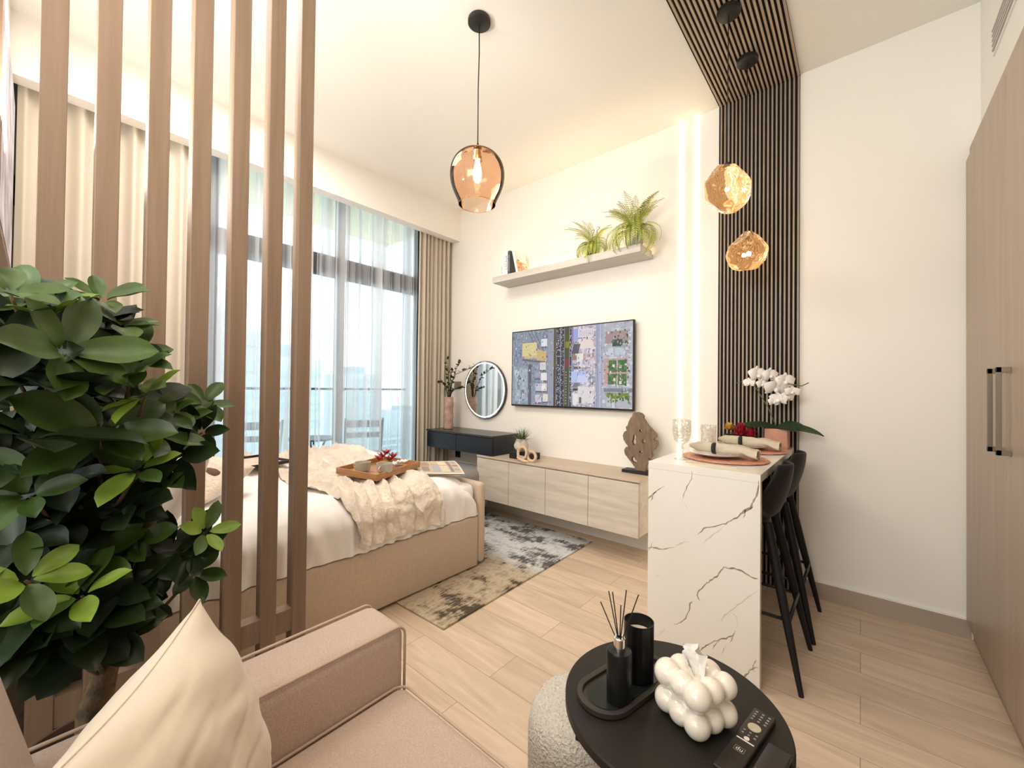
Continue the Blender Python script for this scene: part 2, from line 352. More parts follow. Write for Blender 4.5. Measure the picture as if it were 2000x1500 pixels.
    def poly(s, pts): return s._f([s.bm.verts.new(p) for p in pts])
    def prism(s, pts2, fn0, fn1):
        a = [s.bm.verts.new(fn0(*p)) for p in pts2]; b = [s.bm.verts.new(fn1(*p)) for p in pts2]
        s._f(a[::-1]); s._f(b)
        n = len(a)
        for i in range(n): s._f([a[i], a[(i+1) % n], b[(i+1) % n], b[i]])
        return s
    def build(s, name, material=None, parent=None, smooth=False, off=None, sub=0, weld=False, recalc=True, cols=None):
        if off is None and parent is not None: off = parent.get('_base')
        if weld: bmesh.ops.remove_doubles(s.bm, verts=s.bm.verts, dist=1e-5)
        if recalc: bmesh.ops.recalc_face_normals(s.bm, faces=s.bm.faces)
        if off is not None:
            o_ = Vector(off)
            for v in s.bm.verts: v.co -= o_
        me = bpy.data.meshes.new(name); s.bm.to_mesh(me); s.bm.free()
        ms = s.mats if s.mats else [material]
        for m_ in ms: me.materials.append(m_)
        if smooth == 'auto' or smooth is True:
            for p in me.polygons: p.use_smooth = True
            if smooth == 'auto': 
                try: me.set_sharp_from_angle(angle=R(38))
                except Exception: pass
        if cols:
            a = me.color_attributes.new('Col', 'FLOAT_COLOR', 'CORNER'); k = 0
            for pi, p in enumerate(me.polygons):
                for _ in p.loop_indices: a.data[k].color = (*cols[pi], 1); k += 1
        o = bpy.data.objects.new(name, me); COL.objects.link(o)
        if parent is not None:
            o.parent = parent
            if off is not None: o['_base'] = tuple(off)
        elif off is not None: o.location = off
        if sub:
            md = o.modifiers.new('sub', 'SUBSURF'); md.levels = sub; md.render_levels = sub
        return o
def tag(o, label, cat, group=None, kind=None):
    o['label'] = label; o['category'] = cat
    if group: o['group'] = group
    if kind: o['kind'] = kind
    return o
def struct(o): o['kind'] = 'structure'; return o
def thing(name, loc, label, cat, group=None, rz=0):
    o = bpy.data.objects.new(name, None); COL.objects.link(o); o.location = loc; o.rotation_euler = (0, 0, rz); o.empty_display_size = .05
    o['_base'] = tuple(loc)
    return tag(o, label, cat, group)
def local(o): o['_base'] = (0, 0, 0); return o
def copy_tree(o, parent=None):
    c = o.copy(); COL.objects.link(c); c.parent = parent
    for ch in list(o.children): copy_tree(ch, c)
    return c
def nz(x, y, z=0): return noise.noise(Vector((x, y, z)))
def smooth01(t): t = max(0, min(1, t)); return t*t*(3-2*t)

D = 3.194; H = 3.338
# ------------------------------------------------------------ structure
struct(MB().box(-3.95, 2.2, -3.2, D+.15, -.1, 0).build('floor', M_floor))
struct(MB().box(-3.95, 2.2, -3.2, D+.15, H, H+.1).build('ceiling', M_ceil))
struct(MB().box(-3.95, 2.2, D, D+.15, 0, H).build('wall_front', M_wall))
struct(MB().box(.475, .60, -3.2, D, 0, H).build('wall_right', M_white))
struct(MB().box(-3.85, -1.62, -.24, -.12, 0, H).build('wall_rear', M_wall))
struct(MB().box(-3.88, -3.80, 2.86, D, 0, H).build('wall_left', M_wall))
struct(MB().box(-.301, .435, D-.014, D, 0, .1).m(M_white).box(-.301, .435, D-.016, D, .1, .106).build('baseboard_front', M_base)) if False else None
b = MB(); b.m(M_base).box(-.298, .436, D-.014, D, 0, .098); b.m(M_white).box(-.298, .436, D-.016, D, .098, .104)
struct(b.build('baseboard_front'))
struct(MB().box(-3.04, -.30, D-.014, D, 0, .098).build('baseboard_front_left', M_base)) if False else None
struct(MB().box(-3.66, -3.55, -.12, D, 2.985, H).build('trim_1', M_wall))
# window: frame and panes
wf = bpy.data.objects.new('window_1', None); COL.objects.link(wf); struct(wf); wf['_base'] = (0, 0, 0)
b = MB()
WX0, WX1 = -3.90, -3.82
b.box(WX0, WX1, -.12, 2.86, 2.33, 2.52, .004).box(WX0, WX1, -.12, 2.86, 0.0, .07).box(WX0, WX1, -.12, 2.86, 3.26, H)
for y in (-.12, .85, 1.88, 2.80): b.box(WX0, WX1, y, y+.065, .07, 3.26, .003)
b.build('window_frame', M_frame, wf)
for i, (y0, y1) in enumerate(((-.055, .85), (.915, 1.88), (1.945, 2.80))):
    MB().box(-3.865, -3.857, y0, y1, .07, 2.33).build('glass_pane', M_glass, wf)
    MB().box(-3.865, -3.857, y0, y1, 2.52, 3.26).build('glass_pane', M_glass, wf)

# balcony
struct(MB().box(-5.35, -3.9, -2.5, 3.75, -.1, .04).build('balcony_floor', M_concrete))
struct(MB().box(-5.2, -3.9, -2.5, 3.262, 3.30, 3.50).build('balcony_soffit', mat('soffit_cream', (.95, .84, .56), .8)))
g = thing('balcony_railing', (-5.2, 1, .04), 'frameless glass balustrade with slim metal top rail along balcony edge', 'railing')
MB().box(-5.225, -5.175, -2.5, 3.6, 1.235, 1.262).build('top_rail', M_frame, g)
for k in range(5):
    y0 = -2.48+k*1.22
    MB().box(-5.206, -5.194, y0, y0+1.2, .04, 1.235).build('glass_panel', M_bglass, g)
def folding_chair(loc, rz, label):
    g = local(thing('folding_chair', loc, label, 'chair', 'folding chairs on the balcony', rz))
    b = MB().box(-.2, .2, -.19, .19, .44, .458); b.build('seat', M_bluegrey, g)
    b = MB()
    for s in (-1, 1): b.tube([(s*.2, -.2, 0), (s*.2, .17, .88)], .012).tube([(s*.18, .22, 0), (s*.18, -.16, .46)], .012)
    b.tube([(-.2, -.1, .24), (.2, -.1, .24)], .01); b.build('frame', M_bluegrey, g)
    MB().box(-.2, .2, .12, .135, .66, .72).box(-.2, .2, .15, .165, .78, .86).build('backrest', M_bluegrey, g)
    return g
folding_chair((-4.45, 2.52, .04), R(-115), 'dark folding bistro chair on balcony, the right one behind the sheer')
folding_chair((-4.6, 1.45, .04), R(60), 'dark folding bistro chair on balcony, the left one nearer the screen')
g = thing('bistro_table', (-4.55, 1.98, .04), 'small round balcony table between the folding chairs', 'table')
MB().cyl(.24, .70, .72, (-4.55, 1.98)).build('tabletop', M_bluegrey, g)
MB().tube([(-4.70, 1.90, .04), (-4.42, 2.06, .70)], .011).tube([(-4.40, 1.90, .04), (-4.70, 2.06, .70)], .011).tube([(-4.70, 2.08, .04), (-4.42, 1.90, .70)], .011).build('legs', M_bluegrey, g)
# city far beyond the balcony
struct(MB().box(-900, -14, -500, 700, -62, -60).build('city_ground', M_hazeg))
def tower(x, y, wx, wy, top, label, m, m2, step=3.4):
    g = thing('apartment_tower', (x, y, -60), label, 'building', 'towers beyond the balcony')
    MB().box(x-wx/2, x+wx/2, y-wy/2, y+wy/2, -60, top).build('wall', m, g)
    b = MB(); z = -58
    while z < top-1:
        b.box(x+wx/2-.1, x+wx/2+1.2, y-wy/2+.6, y+wy/2-.6, z, z+1.1); z += step
    b.build('balconies', m2, g)
    MB().box(x-wx/5, x+wx/5, y-wy/5, y+wy/5, top, top+3).build('roof_room', m2, g)
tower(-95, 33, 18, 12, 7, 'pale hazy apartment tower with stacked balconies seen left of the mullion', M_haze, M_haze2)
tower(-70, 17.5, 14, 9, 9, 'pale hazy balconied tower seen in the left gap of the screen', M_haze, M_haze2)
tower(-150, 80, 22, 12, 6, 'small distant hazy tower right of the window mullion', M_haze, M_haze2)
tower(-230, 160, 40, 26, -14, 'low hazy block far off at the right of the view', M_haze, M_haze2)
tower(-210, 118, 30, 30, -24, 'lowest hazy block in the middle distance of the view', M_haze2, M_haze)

# curtains
def curtain(name, x, y0, y1, z0, z1, nf, amp, m, label, cat, seed, group=None, flare=0, n=None, har=0.0):
    r = random.Random(seed); ph = [r.uniform(0, 6.28) for _ in range(6)]
    n = n or nf*14
    def fn(u, v):
        y = y0+(y1-y0)*u; z = z0+(z1-z0)*v
        du = u+.012*math.sin(u*17+ph[0])+.008*math.sin(u*41+ph[1])
        a = amp*(.75+.35*math.sin(u*23+ph[2])*(1-v)+.15*math.sin(u*9+ph[5]))
        w_ = math.sin(2*PI*nf*du+.25*math.sin(v*3+ph[3])*(1-v))
        xx = x+a*w_+har*a*math.sin(4*PI*nf*du+ph[4])*(1-v*.5)+.01*nz(y*2, z*1.2, seed)+.6*har*amp*nz(y*6, z*.25, seed+9)
        yy = y+flare*(1-v)*(u-.5)+.35*amp*math.cos(2*PI*nf*du)*.5+.012*nz(y*3, z*.8, seed+5)*(1-v)
        return (xx, yy, z)
    b = MB(); b.grid(fn, n, 16)
    o = b.build(name, m, None, True, off=(x, (y0+y1)/2, z0), recalc=False)
    return tag(o, label, cat, group)
curtain('curtain', -3.685, 2.70, 3.165, .02, 3.10, 8, .034, M_curt, 'beige blackout curtain gathered beside the black desk and round mirror', 'curtain', 3, 'blackout curtains')
curtain('curtain', -3.69, -.10, .74, .02, 3.10, 7, .045, M_curt, 'beige blackout curtain hanging behind the wooden slat screen', 'curtain', 11, 'blackout curtains')
curtain('sheer_curtain', -3.755, .68, 1.60, .02, 3.12, 8, .036, M_sheer, 'white voile curtain behind the slats of the wooden screen', 'sheer curtain', 5, 'voile curtains', n=260, har=.9)
curtain('sheer_curtain', -3.755, 1.625, 2.74, .02, 3.12, 9, .036, M_sheer, 'white voile curtain over window between slat screen and blackout curtain', 'sheer curtain', 8, 'voile curtains', n=300, har=.9)

# ------------------------------------------------------------ slatted feature panels
SX0, SX1 = -.781, -.301; NS = 20; PT = (SX1-SX0)/NS
g = thing('slat_wall_panel', ((SX0+SX1)/2, D, 0), 'tall black and tan vertical slat panel on wall behind the breakfast bar', 'wall panel')
MB().box(SX0, SX1, D-.008, D, 0, H).build('felt_backing', M_felt, g)
b = MB()
for i in range(NS): x = SX0+PT*(i+1)-.0115; b.box(x, x+.0098, D-.022, D-.008, 0, H-.02)
b.build('slats', M_tan, g)
g = thing('slat_ceiling_panel', ((SX0+SX1)/2, 2, H), 'black and tan slat panel running along the ceiling above the bar', 'ceiling panel')
MB().box(SX0, SX1, .4, D-.0225, H-.008, H).build('felt_backing', M_felt, g)
b = MB()
for i in range(NS): x = SX0+PT*(i+1)-.0125; b.box(x, x+.0115, .4, D-.0225, H-.020, H-.008)
b.build('slats', wood('tan_slat_ceiling', (.36, .27, .19), (.50, .39, .28), 'y', .5, 1.0, 20), g)
for x in (-1.046, -.934):
    o = MB().box(x-.0085, x+.0085, D-.006, D, .104, H-.004).build('led_strip_light', M_led, off=(x, D, .104))
    tag(o, 'warm vertical LED line on wall, the one %s' % ('nearer the television' if x < -1 else 'nearer the black slat panel'), 'light strip', 'vertical LED lines')

# ------------------------------------------------------------ wardrobe at right
g = thing('wardrobe', (.46, 2.0, 0), 'tall taupe laminate wardrobe with bronze bar handles at right edge', 'wardrobe')
WY = D-.004
MB().box(.4354, .474, -.6, WY, .10, 2.58).build('carcass', M_ward, g)
MB().box(.4352, .47, -.6, WY, 2.51, 2.578).build('filler', M_ward, g) if False else None
MB().box(.447, .474, -.6, WY, 0, .10).build('plinth', M_base, g)
ys = [WY-.03, 2.39, 1.66, .93, .20, -.53]
for i, (a, c) in enumerate(zip(ys, ys[1:])):
    d = MB().box(.418, .4354, c+.0015, a-.0015, .103, 2.50, .001).build('door', M_ward, g)
    hy = c+.068 if i % 2 == 0 else a-.068
    hb = MB(); hb.box(.381, .395, hy-.006, hy+.006, 1.053, 1.38, .001); hb.box(.381, .418, hy-.006, hy+.006, 1.053, 1.073, .001).box(.381, .418, hy-.006, hy+.006, 1.36, 1.38, .001)
    hb.build('handle', M_steel, d)
g = thing('air_grille', (.47, 2.4, 2.93), 'white slotted air conditioning grille above the tall wardrobe', 'vent')
b = MB(); b.box(.468, .475, 1.6, 2.90, 2.862, 2.872).box(.468, .475, 1.6, 2.90, 2.990, 3.0).box(.468, .475, 2.890, 2.90, 2.872, 2.990)
b.build('frame', M_white, g)
b = MB()
for k in range(5): z = 2.882+k*.023; b.box(.464, .475, 1.6, 2.890, z, z+.010)
b.build('louvres', mat('grille_grey', (.55, .53, .50), .6), g)

# ------------------------------------------------------------ floating cabinet, desk, shelf, tv, mirror
CY = 2.80
g = thing('media_cabinet', (-2.0, 3.0, .225), 'long floating light oak cabinet with four doors under the television', 'cabinet')
MB().box(-2.83, -1.20, CY+.02, D-.001, .225, .617).build('carcass', M_cab, g)
MB().box(-2.835, -1.195, CY-.002, D-.001, .618, .636, .001).build('top', M_cabtop, g)
for k in range(4):
    x0 = -2.832+k*.408
    MB().box(x0+.0018, x0+.4062, CY, CY+.019, .222, .609, .0008).build('door', M_cab, g)
g = thing('dressing_desk', (-3.1, 3.0, .637), 'black floating dressing desk with two drawers by the curtain', 'desk')
MB().box(-3.62, -2.637, 2.822, D-.001, .655, .808).build('body', M_desk, g)
MB().box(-3.625, -2.633, 2.798, D-.001, .809, .827, .001).build('top', M_desktop, g)
MB().box(-3.62, -2.637, 2.822, D-.001, .6375, .6545).build('bottom', M_desk, g)
MB().box(-3.61, -3.142, 2.802, 2.821, .640, .804, .001).build('drawer', M_desk, g)
MB().box(-3.138, -2.639, 2.802, 2.821, .640, .804, .001).build('drawer', M_desk, g)
g = thing('desk_stool', (-3.05, 2.72, 0), 'grey upholstered stool with rounded corners tucked under the black desk', 'stool')
MB().box(-3.28, -2.80, 2.50, 2.98, .10, .50, .07, 5).build('seat', M_fabricgrey, g, True)
MB().box(-3.24, -2.84, 2.54, 2.94, 0, .10).build('base', M_black, g)
g = thing('wall_shelf', (-2.0, 3.1, 2.33), 'long floating pale oak shelf above the television', 'shelf')
MB().box(-2.79, -1.262, D-.25, D-.03, 2.325, 2.385, .0015).m(M_shelf).box(-2.79, -1.262, D-.03, D, 2.325, 2.36).build('board', M_shelf, g)
MB().box(-2.74, -1.31, D-.022, D-.008, 2.3605, 2.367).build('led_strip', M_ledshelf, g)

# television with aerial city picture
TX0, TX1, TZ0, TZ1 = -2.685, -1.390, 1.108, 1.851
g = thing('television', (-2.04, D-.03, 1.1), 'large flat television showing an aerial city view with highway', 'television')
MB().box(TX0, TX1, D-.062, D-.035, TZ0, TZ1, .003).box(-2.4, -1.7, D-.035, D-.001, 1.25, 1.7).build('body', M_blackmat, g)
sx0, sx1, sz0, sz1 = TX0+.010, TX1-.010, TZ0+.016, TZ1-.010
b = MB(); cols = []; rr = random.Random(4); lay = [0]
def scr(u0, u1, v0, v1, col, skew=0, skv=0):
    u0, u1, v0, v1 = [max(0.0, min(1.0, q)) for q in (u0, u1, v0, v1)]
    lay[0] += 1; y = D-.0625-lay[0]*4e-7
    X = lambda u: sx0+(sx1-sx0)*max(0, min(1, u)); Z = lambda v: sz0+(sz1-sz0)*max(0, min(1, v))
    if b.poly([(X(u0), y, Z(v0+0)), (X(u1), y, Z(v0+skv)), (X(u1+skew), y, Z(v1+skv)), (X(u0+skew), y, Z(v1))]): cols.append(col)
def jit(c, a=.06): k = rr.uniform(-a, a); return tuple(max(0, x+k+rr.uniform(-.02, .02)) for x in c)
scr(0, 1, 0, 1, (.22, .24, .30))
for _ in range(520):      # industrial left part
    u, v = rr.uniform(0, .36), rr.random(); ww, hh = rr.choice([(.012, .07), (.03, .02), (.006, .12), (.02, .03)])
    scr(u, u+ww, v, v+hh*rr.uniform(.4, 1.3), jit((.20, .24, .31), .09))
for (u0, u1, v0, v1, c) in ((.01, .16, .02, .52, (.22, .28, .33)), (.03, .15, .05, .46, (.30, .36, .40)), (.05, .08, .20, .40, (.16, .20, .25)), (.09, .12, .13, .20, (.10, .12, .16)),
                            (.16, .19, 0, .55, (.09, .10, .12)), (.02, .06, .40, .48, (.42, .46, .50))): scr(u0, u1, v0, v1, c)
for _ in range(70): u, v = rr.uniform(.01, .15), rr.uniform(.03, .5); scr(u, u+rr.uniform(.004, .02), v, v+rr.uniform(.01, .05), jit((.30, .35, .40), .12))
# diagonal roads top
for k in range(3): scr(.24+k*.03, .25+k*.03, .72, 1.0, (.13, .16, .17), -.09)
# yellow tower
scr(.10, .24, .66, .84, (.62, .52, .25)); scr(.24, .33, .58, .76, (.48, .36, .17), 0, -.06); scr(.12, .24, .63, .67, (.50, .40, .19)); scr(.10, .33, .60, .63, (.12, .12, .14), 0, -.05)
for i in range(9):
    for j in range(6): scr(.112+i*.0138, .119+i*.0138, .69+j*.024, .702+j*.024, (.46, .37, .16))
for (u, v, c) in ((.28, .78, (.60, .60, .62)), (.27, .47, (.56, .53, .54)), (.28, .33, (.66, .62, .58)), (.28, .19, (.62, .57, .55)), (.22, .36, (.26, .25, .32)), (.23, .19, (.44, .42, .50)), (.23, .04, (.52, .49, .52)), (.30, .05, (.62, .56, .48))):
    scr(u, u+.055, v, v+.10, c); scr(u+.01, u+.04, v+.02, v+.075, jit(c, .1)); scr(u, u+.05, v-.02, v, (.10, .10, .13))
# highway
scr(.345, .395, 0, 1, (.26, .27, .33)); scr(.395, .41, 0, 1, (.10, .035, .03)); scr(.41, .545, 0, 1, (.035, .035, .055))
scr(.452, .456, 0, 1, (.40, .40, .42)); scr(.414, .417, 0, 1, (.30, .28, .28)); scr(.49, .525, 0, 1, (.055, .065, .03)); scr(.485, .489, 0, 1, (.25, .25, .27)); scr(.527, .530, 0, 1, (.36, .36, .38)); scr(.40, .408, .5, 1, (.08, .09, .02))
for _ in range(230): u = rr.choice([.420, .428, .436, .444, .460, .468, .476, .534, .540]); v = rr.random(); scr(u, u+.004, v, v+.012, jit((.50, .48, .50), .25))
for k in range(12): scr(.497, .507, .03+k*.036, .045+k*.036, (.30, .28, .20))
scr(.495, .53, .74, .82, (.20, .19, .02)); scr(.49, .525, .50, .60, (.18, .03, .06)); scr(.495, .52, .82, .9, (.06, .08, .02))
# towers right of the highway
for _ in range(620):
    u, v = rr.uniform(.55, .73), rr.random(); ww, hh = rr.choice([(.012, .03), (.025, .02), (.006, .06), (.02, .05)])
    scr(u, u+ww, v, v+hh*rr.uniform(.4, 1.2), jit((.50, .44, .50), .17))
scr(.55, .60, .82, .97, (.28, .32, .55)); scr(.60, .72, .86, .96, (.62, .58, .62)); scr(.60, .72, .72, .84, (.66, .55, .52)); scr(.545, .60, .66, .78, (.09, .08, .10), .02); scr(.55, .62, .58, .66, (.26, .16, .13)); scr(.59, .64, .56, .66, (.66, .60, .60)); scr(.545, .56, .78, 1, (.25, .15, .27))
for k in range(7): scr(.612+k*.016, .616+k*.016, .87, .95, (.26, .24, .28))
for k in range(5): scr(.645+k*.016, .65+k*.016, .58, .66, (.42, .20, .16))
scr(.545, .66, .30, .44, (.36, .44, .68)); scr(.60, .68, .30, .39, (.48, .50, .72)); scr(.55, .60, .24, .30, (.16, .17, .20), .02); scr(.56, .61, .20, .23, (.05, .05, .06)); scr(.56, .62, .47, .50, (.10, .11, .10)); scr(.62, .70, .475, .485, (.18, .16, .18)); scr(.60, .72, .05, .25, (.60, .55, .56)); scr(.56, .6, .02, .16, (.66, .62, .60))
scr(.61, .63, .05, .12, (.12, .12, .13))
# right roads, park blocks
scr(.735, .79, 0, 1, (.30, .32, .42)); scr(.748, .752, 0, 1, (.20, .20, .28)); scr(.77, .774, 0, 1, (.48, .48, .55))
scr(.79, 1, 0, 1, (.36, .37, .42))
for _ in range(330):
    u, v = rr.uniform(.79, .985), rr.random(); scr(u, u+rr.uniform(.008, .03), v, v+rr.uniform(.01, .04), jit((.40, .40, .45), .15))
scr(.81, .97, .76, .90, (.30, .22, .22)); scr(.86, .93, .72, .80, (.03, .06, .03)); scr(.80, .97, .29, .58, (.42, .28, .26))
for (u0, u1, v0, v1) in ((.835, .89, .42, .56), (.90, .96, .42, .56), (.83, .89, .28, .40), (.90, .96, .27, .40)):
    scr(u0, u1, v0, v1, (.05, .12, .035))
    for _ in range(16): a_, c_ = rr.uniform(u0, u1-.015), rr.uniform(v0, v1-.03); scr(a_, a_+.016, c_, c_+.03, jit((.07, .15, .05), .04))
    a_, c_ = rr.uniform(u0, u1-.02), rr.uniform(v0, v1-.04); scr(a_, a_+.018, c_, c_+.035, (.60, .56, .50))
scr(.893, .897, .27, .57, (.45, .45, .45)); scr(.80, 1, .19, .245, (.16, .19, .22)); scr(.80, 1, .235, .242, (.45, .45, .48)); scr(.82, .98, .06, .18, (.14, .21, .04))
for (u, v, ww, hh, c) in ((.82, .02, .03, .11, (.40, .45, .48)), (.86, .01, .02, .10, (.50, .52, .55)), (.89, .02, .08, .10, (.38, .38, .42)), (.83, .62, .035, .08, (.45, .52, .58)), (.88, .62, .06, .08, (.40, .47, .52))): scr(u, u+ww, v, v+hh, c)
for _ in range(520):
    u, v = rr.uniform(0, .985), rr.random(); fa = rr.choice([(.10, .11, .15), (.45, .46, .50), (.24, .26, .32), (.58, .55, .56), (.16, .15, .17)])
    if .40 < u < .545: continue
    scr(u, u+rr.uniform(.002, .012), v, v+rr.uniform(.006, .03), jit(fa, .08))
for _ in range(90): u, v = rr.uniform(.82, .97), rr.choice([rr.uniform(.26, .57), rr.uniform(.06, .17), rr.uniform(.70, .90)]); scr(u, u+.010, v, v+.022, rr.choice([(.03, .08, .02), (.10, .17, .06), (.35, .30, .25), (.06, .12, .04)]))
while len(cols) < len(b.bm.faces): cols.append((.2, .2, .2))
b.build('screen', M_screen, g, recalc=False, cols=cols)

g = thing('wall_mirror', (-3.10, D-.03, 1.26), 'round wall mirror with glowing white ring above the black desk', 'mirror')
RY = Matrix.Translation((-3.100, D, 1.262)) @ Matrix.Rotation(R(90), 4, 'X')
MB().lathe([(0, .0), (.29, .0), (.312, .012), (.312, .034), (0, .034)], 72, M=RY).build('body', M_frame, g, 'auto')
MB().lathe([(0, .0345), (.307, .0345), (.307, .036), (0, .036)], 72, M=RY).build('glass', M_mirror, g)
MB().lathe([(.286, .0362), (.297, .0362), (.297, .0368), (.286, .0368), (.286, .0362)], 72, M=RY).build('light_ring', M_ring, g)
o = MB().box(-3.612, -3.500, D-.010, D, 1.267, 1.355, .002).build('wall_switch', M_socket, off=(-3.55, D, 1.3)); tag(o, 'bronze switch plate on wall between curtain and mirror', 'switch')
o = MB().box(-3.58, -3.50, D-.010, D, .48, .55, .002).build('wall_socket', M_black, off=(-3.54, D, .5)); tag(o, 'dark wall socket under the black desk', 'socket')

# ------------------------------------------------------------ breakfast bar
g = thing('breakfast_bar', (-.57, 2.6, 0), 'white marble breakfast bar with brown veins and waterfall end', 'counter')
BX0, BX1, BY, BT = -.815, -.325, 2.020, .922
MB().box(BX0, BX1, BY, D-.0225, BT-.035, BT, .0012).build('worktop', M_marble, g)
b = MB(); b.m(M_marble).box(BX0, BX1, BY, BY+.035, 0, BT-.0355, .0012)
VEINS = [(0.0035, 0, [(-0.331, 0.899), (-0.335, 0.851), (-0.352, 0.803), (-0.363, 0.777), (-0.388, 0.756), (-0.417, 0.721), (-0.439, 0.704), (-0.462, 0.686), (-0.501, 0.665), (-0.536, 0.652), (-0.557, 0.635), (-0.577, 0.608)]), (0.0025, 0, [(-0.38, 0.761), (-0.389, 0.727)]), (0.003, 0, [(-0.402, 0.736), (-0.366, 0.768), (-0.353, 0.783)]), (0.002, 1, [(-0.462, 0.678), (-0.5, 0.635), (-0.532, 0.602), (-0.556, 0.571)]), (0.0025, 0, [(-0.736, 0.809), (-0.778, 0.774), (-0.801, 0.747), (-0.82, 0.72)]), (0.002, 0, [(-0.778, 0.774), (-0.792, 0.749), (-0.801, 0.721)]), (0.0018, 0, [(-0.604, 0.901), (-0.608, 0.865), (-0.625, 0.827), (-0.64, 0.789), (-0.642, 0.762)]), (0.0012, 1, [(-0.64, 0.753), (-0.62, 0.713)]), (0.0025, 0, [(-0.818, 0.482), (-0.795, 0.495), (-0.776, 0.495), (-0.738, 0.497), (-0.688, 0.521)]), (0.002, 1, [(-0.688, 0.521), (-0.649, 0.551), (-0.615, 0.568)]), (0.002, 0, [(-0.793, 0.517), (-0.799, 0.491), (-0.812, 0.474)]), (0.003, 0, [(-0.332, 0.479), (-0.358, 0.479), (-0.379, 0.489), (-0.401, 0.496), (-0.431, 0.494), (-0.465, 0.49), (-0.48, 0.467), (-0.492, 0.447), (-0.523, 0.411), (-0.547, 0.382), (-0.571, 0.349), (-0.58, 0.328), (-0.567, 0.307)]), (0.0024, 0, [(-0.596, 0.292), (-0.611, 0.281), (-0.613, 0.247), (-0.629, 0.201), (-0.655, 0.171), (-0.686, 0.15)]), (0.0014, 1, [(-0.722, 0.118), (-0.745, 0.085), (-0.782, 0.047)]), (0.0018, 1, [(-0.331, 0.436), (-0.357, 0.403), (-0.4, 0.352), (-0.437, 0.306), (-0.46, 0.277), (-0.483, 0.236)]), (0.0012, 1, [(-0.437, 0.302), (-0.415, 0.289), (-0.407, 0.263), (-0.415, 0.228)]), (0.0028, 0, [(-0.418, 0.225), (-0.426, 0.199), (-0.459, 0.177), (-0.49, 0.156), (-0.522, 0.126), (-0.545, 0.104), (-0.566, 0.074)]), (0.0018, 0, [(-0.475, 0.167), (-0.498, 0.132), (-0.513, 0.104)]), (0.0016, 0, [(-0.424, 0.201), (-0.44, 0.164)]), (0.0014, 1, [(-0.452, 0.151), (-0.467, 0.116), (-0.478, 0.092)]), (0.0026, 0, [(-0.328, 0.107), (-0.353, 0.088), (-0.37, 0.06), (-0.388, 0.031)]), (0.0018, 0, [(-0.339, 0.134), (-0.348, 0.106), (-0.355, 0.085)]), (0.0016, 0, [(-0.367, 0.087), (-0.339, 0.081)]), (0.0012, 1, [(-0.779, 0.353), (-0.747, 0.369)])]
def veins(vs):
    for wd, light, pts in vs:
        b.m(M_vein2 if light else M_vein)
        n = len(pts); L_ = []; R_ = []
        dense = []
        for i in range(n-1):
            for k in range(5):
                t = k/5; x = pts[i][0]*(1-t)+pts[i+1][0]*t; z = pts[i][1]*(1-t)+pts[i+1][1]*t
                dense.append((x+.0045*nz(x*60, z*60, 1), z+.0045*nz(x*60, z*60, 7)))
        dense.append(pts[-1]); n = len(dense)
        for i, p in enumerate(dense):
            a = dense[max(i-1, 0)]; c = dense[min(i+1, n-1)]; dx, dz = c[0]-a[0], c[1]-a[1]; l = math.hypot(dx, dz) or 1
            ww = 1.45*wd*(.35+.9*abs(nz(p[0]*25, p[1]*25, 3))*1.6)*min(1, .25+i/4, .25+(n-1-i)/4)
            L_.append(b.bm.verts.new((min(max(p[0]-dz/l*ww, BX0+.001), BX1-.001), BY-.0003, p[1]+dx/l*ww))); R_.append(b.bm.verts.new((min(max(p[0]+dz/l*ww, BX0+.001), BX1-.001), BY-.0003, p[1]-dx/l*ww)))
        for i in range(n-1): b._f([L_[i], L_[i+1], R_[i+1], R_[i]])
veins(VEINS)
b.build('end_panel', None, g)
MB().box(BX0+.004, BX0+.025, BY+.036, D-.0225, 0, BT-.036).build('side_panel', M_marble, g)

# stools
def stool(loc, label):
    g = local(thing('bar_stool', loc, label, 'bar stool', 'black bar stools at the marble bar'))
    # shell: seat bowl rising into a pointed curved back on +x side
    def fn(u, v):     # u around depth from front (-x) to back top, v across
        s = (v-.5)*2
        if u < .5:
            t = u/.5; x = -.22+.31*t; z = .690+.012*math.cos(t*PI)-.012+.055*abs(s)**2.4+.02*(t)**3; wy = .205*(1-.16*abs(2*t-1)**2.5)
        else:
            t = (u-.5)/.5; x = .09+.055*math.sin(t*PI/2)-.075*abs(s)**2*(1-.35*t); z = .710+.235*t; wy = .195*(1-.50*t**2.0)
            z += .055*abs(s)**2.4*(1-t)
        return (x, s*wy, z)
    b = MB(); b.grid(fn, 20, 14); o = b.build('seat_shell', M_stool, g, True, weld=True)
    md = o.modifiers.new('sol', 'SOLIDIFY'); md.thickness = .014; md.offset = 0
    md = o.modifiers.new('sub', 'SUBSURF'); md.levels = 1; md.render_levels = 1
    def leg(sx_, sy_):
        a = Vector((sx_*.09-.03*(sx_ > 0), sy_*.10, .672)); c = Vector((sx_*.20, sy_*.205, .0))
        bb = MB(); pts = [a+(c-a)*t for t in (0, .25, .6, 1)]
        bb.tube(pts, [.020, .021, .017, .010], 12).build('leg', M_stool, g, 'auto')
    for sx_ in (-1, 1):
        for sy_ in (-1, 1): leg(sx_, sy_)
    q = .28; fx = .09+(.11)*(1-q/.645); fy = .10+.105*(1-q/.645)
    b = MB()
    for s in (-1, 1): b.tube([(-fx, s*fy, q), (fx, s*fy, q)], .008).tube([(s*fx, -fy, q), (s*fx, fy, q)], .008)
    b.build('footrest', M_black, g, True)
    MB().cyl(.10, .652, .678, (-.04, 0), seg=24).build('seat_plate', M_black, g)
    return g
s1 = stool((-.388, 2.315, 0), 'black moulded bar stool nearest the camera, at end of the marble bar')
